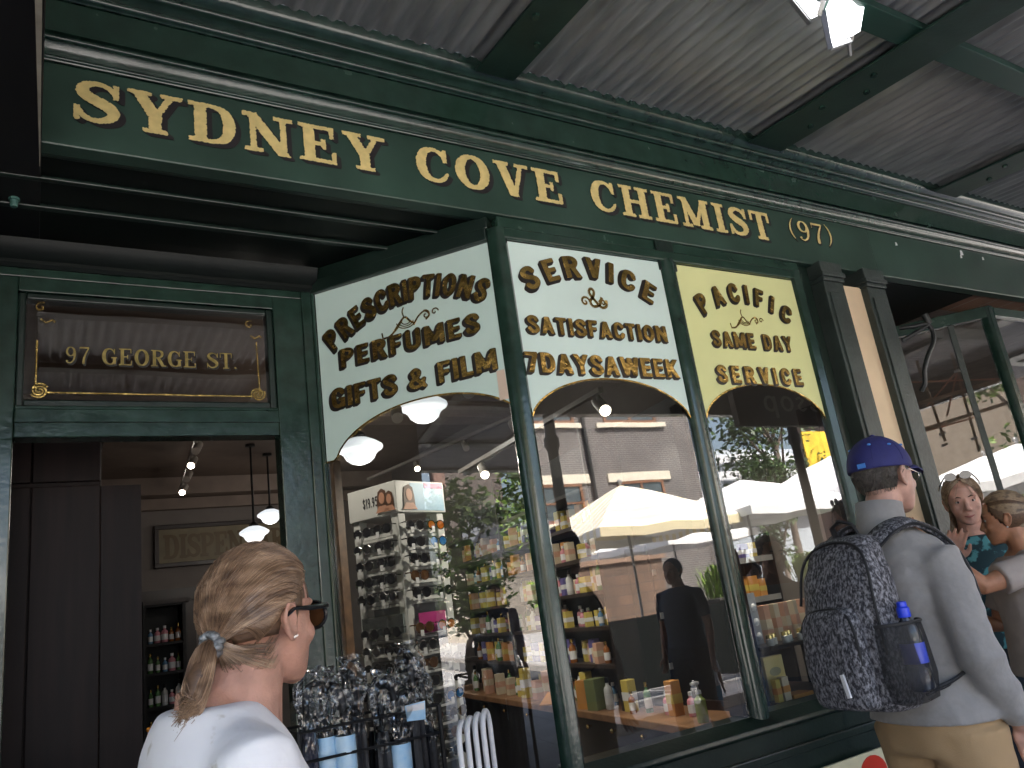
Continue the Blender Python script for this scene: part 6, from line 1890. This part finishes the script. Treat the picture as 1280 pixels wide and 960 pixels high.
# wire spectacles
g = G(MH)
for s in (-1, 1):
    g.tube([(.097, s * .033 + .022 * math.cos(a), .006 + .017 * math.sin(a)) for a in [2 * math.pi * k / 14 for k in range(15)]], .0014, 5)
    g.tube([(.096, s * .055, .012), (.03, s * .079, .016), (-.012, s * .085, .018), (-.026, s * .083, .004)], .0016, 5)
build("spectacles", g, FRM[2], man, 60)

# backpack: worn, a thing of its own
PKM = bpy.data.materials.new("dark_mottled_backpack_cloth"); PKM.use_nodes = True
_t = PKM.node_tree; _b = _t.nodes["Principled BSDF"]; _b.inputs["Roughness"].default_value = .75
_tc = _t.nodes.new("ShaderNodeTexCoord"); _mp = _t.nodes.new("ShaderNodeMapping"); _mp.inputs["Scale"].default_value = (1, 1, .55); _mp.inputs["Rotation"].default_value = (.5, .3, .6)
_n = _t.nodes.new("ShaderNodeTexNoise"); _n.inputs["Scale"].default_value = 120; _n.inputs["Detail"].default_value = 6; _n.inputs["Roughness"].default_value = .72
_r = _t.nodes.new("ShaderNodeValToRGB"); _e = _r.color_ramp.elements
_e[0].position = .44; _e[0].color = (.012, .012, .018, 1); _e[1].position = .64; _e[1].color = (.30, .30, .33, 1)
_t.links.new(_tc.outputs["Object"], _mp.inputs[0]); _t.links.new(_mp.outputs[0], _n.inputs["Vector"]); _t.links.new(_n.outputs[0], _r.inputs[0]); _t.links.new(_r.outputs[0], _b.inputs["Base Color"])
PKB = M("black_webbing", (.012, .012, .014), .7, bump=.2, bscale=200)
pk = thing("backpack", "dark grey mottled backpack worn on the man's back", "backpack", (ML[0] - .25, ML[1], 1.07))
def pkring(z, x0, x1, w_, n=32, e=.62):
    cx, dx = (x0 + x1) / 2, (x1 - x0) / 2
    return [(cx + dx * math.copysign(abs(math.cos(a)) ** e, math.cos(a)), w_ * math.copysign(abs(math.sin(a)) ** e, math.sin(a)), z) for a in [2 * math.pi * j / n for j in range(n)]]
g = G(MB_)
prof = [(1.005, -.24, -.16, .09), (1.012, -.275, -.135, .122), (1.04, -.300, -.128, .142), (1.15, -.312, -.130, .148), (1.28, -.302, -.132, .144), (1.38, -.275, -.135, .134), (1.445, -.245, -.132, .115), (1.475, -.215, -.135, .095), (1.485, -.19, -.145, .05)]
g.loft([pkring(*p) for p in prof]); build("main_bag", wrinkled(remesh(g, .010, 3), .006, ML, 8), PKM, pk, 180)
g = G(MB_)
prof = [(1.02, -.325, -.26, .08), (1.03, -.342, -.26, .104), (1.12, -.350, -.27, .112), (1.24, -.342, -.27, .108), (1.285, -.325, -.26, .09), (1.292, -.30, -.26, .06)]
g.loft([pkring(*p) for p in prof]); build("front_pocket", wrinkled(remesh(g, .010, 3), .004, ML, 9), PKM, pk, 180)
def zline(z0, pts, r=.0045):
    g = G(MB_); g.tube([tuple(p) for p in catmull(pts, 6)], r, 6); return g
build("zip", zline(0, [(-.270, -.142, 1.16), (-.270, -.142, 1.30), (-.250, -.127, 1.40), (-.232, -.085, 1.452), (-.225, 0, 1.470), (-.232, .085, 1.452), (-.250, .127, 1.40), (-.270, .142, 1.30)]), PKB, pk, 60)
build("zip", zline(0, [(-.328, -.104, 1.14), (-.328, -.102, 1.23), (-.318, -.07, 1.276), (-.312, 0, 1.288), (-.318, .07, 1.276), (-.328, .102, 1.23)]), PKB, pk, 60)
g = G(MB_); g.tube([(-.16, -.045, 1.475), (-.175, -.040, 1.515), (-.18, 0, 1.53), (-.175, .040, 1.515), (-.16, .045, 1.475)], .010, 8, flat=.5); build("haul_loop", g, PKB, pk, 60)
for s in (-1, 1):
    P = catmull([(-.145, s * .075, 1.44), (-.10, s * .100, 1.474), (-.03, s * .112, 1.484), (.05, s * .118, 1.440), (.102, s * .122, 1.36), (.108, s * .130, 1.25), (.06, s * .150, 1.16), (-.05, s * .158, 1.09), (-.15, s * .135, 1.06)], 6)
    g = G(MB_); n = len(P); rings = []
    for i, p in enumerate(P):
        a = Vector(P[min(i + 1, n - 1)]) - Vector(P[max(i - 1, 0)]); a.normalize()
        outw = Vector((p[0] + .02, p[1] * .6, (p[2] - 1.30))).normalized(); sd_ = a.cross(outw).normalized()
        wv = .032 if i < 30 else .014
        th = .010 if i < 30 else .004
        c = Vector(p) + outw * .016
        rings.append([c + sd_ * wv + outw * th * .2, c + sd_ * wv * .8 + outw * th, c - sd_ * wv * .8 + outw * th, c - sd_ * wv + outw * th * .2, c - sd_ * wv * .8 - outw * th, c + sd_ * wv * .8 - outw * th])
    g.loft(rings); build("shoulder_strap", g, PKM if True else PKB, pk, 60)
    g = G(MB_)
    for i in range(4, 30, 1): pass
    rings2 = [[r_[1] + (r_[1] - r_[4]) * .12, r_[0] * 1.0, r_[5]] for r_ in rings]
    g.tube([r_[0] for r_ in rings], .005, 6); g.tube([r_[3] for r_ in rings], .005, 6); build("strap_edging", g, PKB, pk, 60)
# side mesh pocket and its bottle
MESHP = M("black_pocket_mesh", (.010, .010, .012), .7, alpha=.72)
g = G(MB_)
pr_ = [(1.03, .03), (1.04, .052), (1.10, .060), (1.19, .056), (1.235, .052)]
rings = []
for z, r in pr_:
    rings.append([(-.215 + r * 1.5 * math.cos(a), -.142 - r * .95 * max(0, math.sin(a)) , z) for a in [math.pi * j / 14 for j in range(15)]])
vs = [p for r_ in rings for p in r_]; k = 15; fs = [(i * k + j, i * k + j + 1, (i + 1) * k + j + 1, (i + 1) * k + j) for i in range(len(rings) - 1) for j in range(k - 1)]
g.add(vs, fs); build("mesh_pocket", g, MESHP, pk, 180)
g = G(MB_); g.tube(rings[-1], .005, 6); build("pocket_hem", g, PKB, pk, 60)
g = G(MB_); g.bar((-.351, -.055, 1.06), (-.351, -.045, 1.12), .012, .006, up=(1, 0, 0)); build("white_tab", g, WHITEP, pk)
bt = thing("water_bottle", "water bottle with blue cap in the backpack's side pocket", "bottle", tuple(MB_ @ Vector((-.215, -.170, 1.06))))
BM_ = MB_ @ Matrix.Translation(Vector((-.205, -.170, 1.06)))
g = G(BM_); g.lathe([(.026, 0), (.031, .006), (.031, .05), (.028, .06), (.031, .07), (.031, .145), (.026, .165), (.014, .185), (.013, .19)], (0, 0, 0), 20); build("body", g, glass("bottle_plastic", (.80, .86, .92), 1.45, .3, 30, 0, 1.2), bt, 60)
g = G(BM_); g.lathe([(.0285, .005), (.0285, .12), (.02, .122)], (0, 0, 0), 16); build("water", g, glass("water_tint", (.45, .60, .85), 1.33, 0), bt, 60)
g = G(BM_); g.lathe([(.0315, .07), (.0318, .072), (.0318, .12), (.0315, .122)], (0, 0, 0), 20, cap=False); build("label_band", g, M("blue_bottle_label", (.03, .06, .45), .3), bt, 60)
g = G(BM_); g.lathe([(.0165, .188), (.0170, .19), (.0170, .212), (.013, .216), (.013, .228), (.008, .23)], (0, 0, 0), 20); build("cap", g, M("cobalt_blue_cap", (.02, .06, .75), .3), bt, 40)

# ===================== the woman in the floral shirt and the girl greeting her
FLOR = M("teal_floral_cotton", (.015, .045, .055), .8, col2=(.10, .32, .34), vscale=16, thr=(.50, .56), bump=.1, bscale=250)
FL = (4.10, 2.30, 0.0)
fy = math.pi + .55
FARM = {'L': ((-.01, .185, 1.40), (.10, .25, 1.17), (.30, .12, 1.22), ((1, -.5, .4), (0, 1, 1))), 'R': ((-.01, -.185, 1.40), (.10, -.27, 1.20), (.26, -.12, 1.36), ((.5, .5, 1.2), (1, -.3, -.4), .5))}
fw, FBm, FHm = person("smiling long-haired woman in a teal floral blouse facing the girl by the shop window", FL, fy, 1.06, (.06, 0, 1.615), FARM, STAND, SKIN_D, FLOR, NAVYC, SHOE, wide=1.05, deep=1.05, neck=1.47, headyaw=.05, headpitch=.10, detail=.006)
DBH = hairmat("dark_blonde_hair", [(.07, .040, .022), (.15, .09, .05), (.28, .19, .11), (.10, .06, .035)])
def long_hair(root, HMx, mat, seed, end_z=-.17, n=1000, part=.0):
    rr = random.Random(seed); g = G(HMx)
    for i in range(n):
        s = rr.choice((-1, 1)); f = rr.random()
        p0 = Vector((.058 - .13 * f, s * .006 + part, .118 - .05 * (f - .35) ** 2 - (.02 if f < .12 else 0)))
        bx = rr.uniform(-.105, .012); by = s * (.085 if bx > -.05 else rr.uniform(.0, .085))
        zend = end_z + rr.uniform(-.03, .03)
        d0 = (p0 - C0); d1 = Vector((bx, by, -.03)) - C0
        pts = [skull_pt(slerp(d0, d1, t), 1.0 + rr.uniform(0, .05)) for t in [k / 6 for k in range(7)]]
        e = pts[-1]
        pts += [Vector((e.x * 1.02 - .005, e.y * 1.06, -.08)), Vector((e.x * .98, e.y * 1.10 + rr.uniform(-.01, .01), (zend - .08) / 2)), Vector((e.x * .95, e.y * 1.02 + rr.uniform(-.015, .015), zend))]
        strand(g, pts, rr.uniform(.0013, .0022))
    build("hair", g, mat, root, 60)
g = G(FHm); hair_cap(g, lambda c: c.x < .052 - .5 * max(0, .06 - c.z), .985); build("hair_base", g, BRD, fw, 180)
long_hair(fw, FHm, DBH, 31)
g = G(FHm)
for s in (-1, 1): g.prism([(.045 + .004, s * .033 + .026 * math.cos(a), .128 + .019 * math.sin(a)) for a in [2 * math.pi * k / 14 for k in range(14)]], (.004, 0, .001))
g.tube([(.047, -.06, .128), (.0, -.085, .09), (-.03, -.09, .07)], .003, 5); g.tube([(.047, .06, .128), (.0, .085, .09), (-.03, .09, .07)], .003, 5)
build("sunglasses", g, LENSES[0], fw)
g = G(FHm); g.tube([(.0905, -.021, -.058), (.0945, -.010, -.062), (.0955, 0, -.0635), (.0945, .010, -.062), (.0905, .021, -.058)], [.002, .004, .0048, .004, .002], 8); build("mouth", g, LIPM, fw, 60)
g = G(FBm); g.box(.118, .124, -.03, .03, 1.13, 1.22); g.tube([(.0, -.07, 1.46), (.10, -.05, 1.38), (.128, 0, 1.22)], .003, 5); g.tube([(.0, .07, 1.46), (.10, .05, 1.38), (.128, 0, 1.22)], .003, 5); build("name_badge", g, M("pale_grey_badge", (.45, .47, .47), .5), fw)

GL = (3.715, 1.915, 0.0)
gy = math.pi - .62
GARM = {'L': ((.02, .165, 1.41), (.27, .19, 1.355), (.42, .13, 1.525), ((.35, -.1, 1), (1, 0, 0), .15)), 'R': ((-.01, -.175, 1.39), (.05, -.24, 1.15), (.26, -.16, 1.20), ((1, .3, .2), (0, 1, 0)))}
TAUPE = M("taupe_cotton", (.36, .31, .285), .85, var=.05, vscale=20, bump=.5, bscale=20)
gw, GBm, GHm = person("girl with short blonde-streaked hair in a taupe T-shirt and jeans, arm raised", GL, gy, .985, (.005, 0, 1.612), GARM, STAND, SKIN_C, TAUPE, DENIM, SHOEW, wide=.95, deep=.92, neck=1.475, headyaw=-.60, detail=.006, shirt_z=.95, hem=.02)
SBH = hairmat("streaked_blonde_hair", [(.05, .028, .015), (.12, .07, .035), (.26, .17, .09), (.08, .045, .025)])
g = G(GHm); hair_cap(g, lambda c: c.x < .050 - .6 * max(0, .05 - c.z) and c.z > -.05, .985); build("hair_base", g, BRD, gw, 180)
rr = random.Random(77); g = G(GHm); btie = Vector((-.112, 0, .03))
for i in range(900):
    s = rr.choice((-1, 1)); u = rr.random()
    if u < .5: a = s * rr.uniform(0, 1.2); p = Vector((.074 * math.cos(a), .074 * math.sin(a), .09))
    elif u < .8: f = rr.random(); p = Vector((.045 - .07 * f, s * .072, .07 - .05 * f))
    else: p = Vector((-.06, rr.uniform(-.06, .06), -.05))
    pts = [skull_pt(slerp(p - C0, btie - C0, t), 1.0 + rr.uniform(-.01, .03)) for t in [k / 8 for k in range(9)]]
    strand(g, pts, rr.uniform(.0011, .0019))
for i in range(220):
    a = rr.uniform(0, 6.28); o = Vector((0, math.cos(a), math.sin(a)))
    strand(g, [btie + o * .012, btie + Vector((-.02, 0, -.01)) + o * .03, btie + Vector((-.045, 0, -.015)) + o * .022, btie + Vector((-.05, 0, -.02))], .0016)
build("hair", g, SBH, gw, 60)
g = G(GHm); g.ell((-.008, .084, -.032), (.004, .004, .004), 8, 6); g.ell((-.008, -.084, -.032), (.004, .004, .004), 8, 6); build("earring", g, WHITEP, gw, 60)

# ===================== people who only show in the panes
PURP = M("purple_cotton", (.07, .045, .13), .8); BLUEJ = M("navy_jacket", (.018, .025, .06), .75); GREYT = M("grey_cotton", (.22, .22, .24), .8); TEAL = M("turquoise_shorts", (.03, .28, .42), .8)
def short_hair(root, HMx, col, nm):
    g = G(HMx); hair_cap(g, lambda c: c.x < .055 - .6 * max(0, .06 - c.z) and c.z > -.05, 1.02); build("hair", g, M(nm, col, .6, var=.4, vscale=60, bump=.4, bscale=150), root, 180)
p1_, _, h1_ = person("dark-haired passer-by with a charcoal shirt mirrored in the front window", (5.08, -.45, 0), 2.9, 1.0, (.03, 0, 1.615), HANG, WALK, SKIN_C, M("charcoal_blue_cotton", (.022, .026, .04), .8), NAVYC, SHOE, detail=.010, face=True)
short_hair(p1_, h1_, (.012, .010, .009), "black_hair")
p2_, _, h2_ = person("passer-by in a purple top mirrored beside the dark-haired one", (6.3, -.62, 0), 2.7, .93, (.03, 0, 1.615), HANG, STAND, SKIN_D, PURP, DENIM, SHOEW, detail=.010, face=True)
short_hair(p2_, h2_, (.10, .06, .03), "chestnut_hair")
p3_, _, h3_ = person("man in a navy jacket walking along the pavement, mirrored in the angled window", (-4.4, 1.05, 0), .1, 1.03, (.03, 0, 1.615), HANG, WALK, SKIN_B, BLUEJ, GREYT, SHOE, sleeve='long', detail=.010, male=True, face=True)
short_hair(p3_, h3_, (.03, .022, .018), "dark_brown_hair")
p4_, _, h4_ = person("toddler in turquoise shorts standing by the kerb, mirrored low in the front window", (5.9, -1.15, 0), 1.9, .50, (.03, 0, 1.63), HANG, STAND, SKIN_C, M("white_tee", (.7, .7, .7), .8), TEAL, SHOEW, detail=.010, shorts=True, face=True)
short_hair(p4_, h4_, (.05, .03, .02), "child_brown_hair")
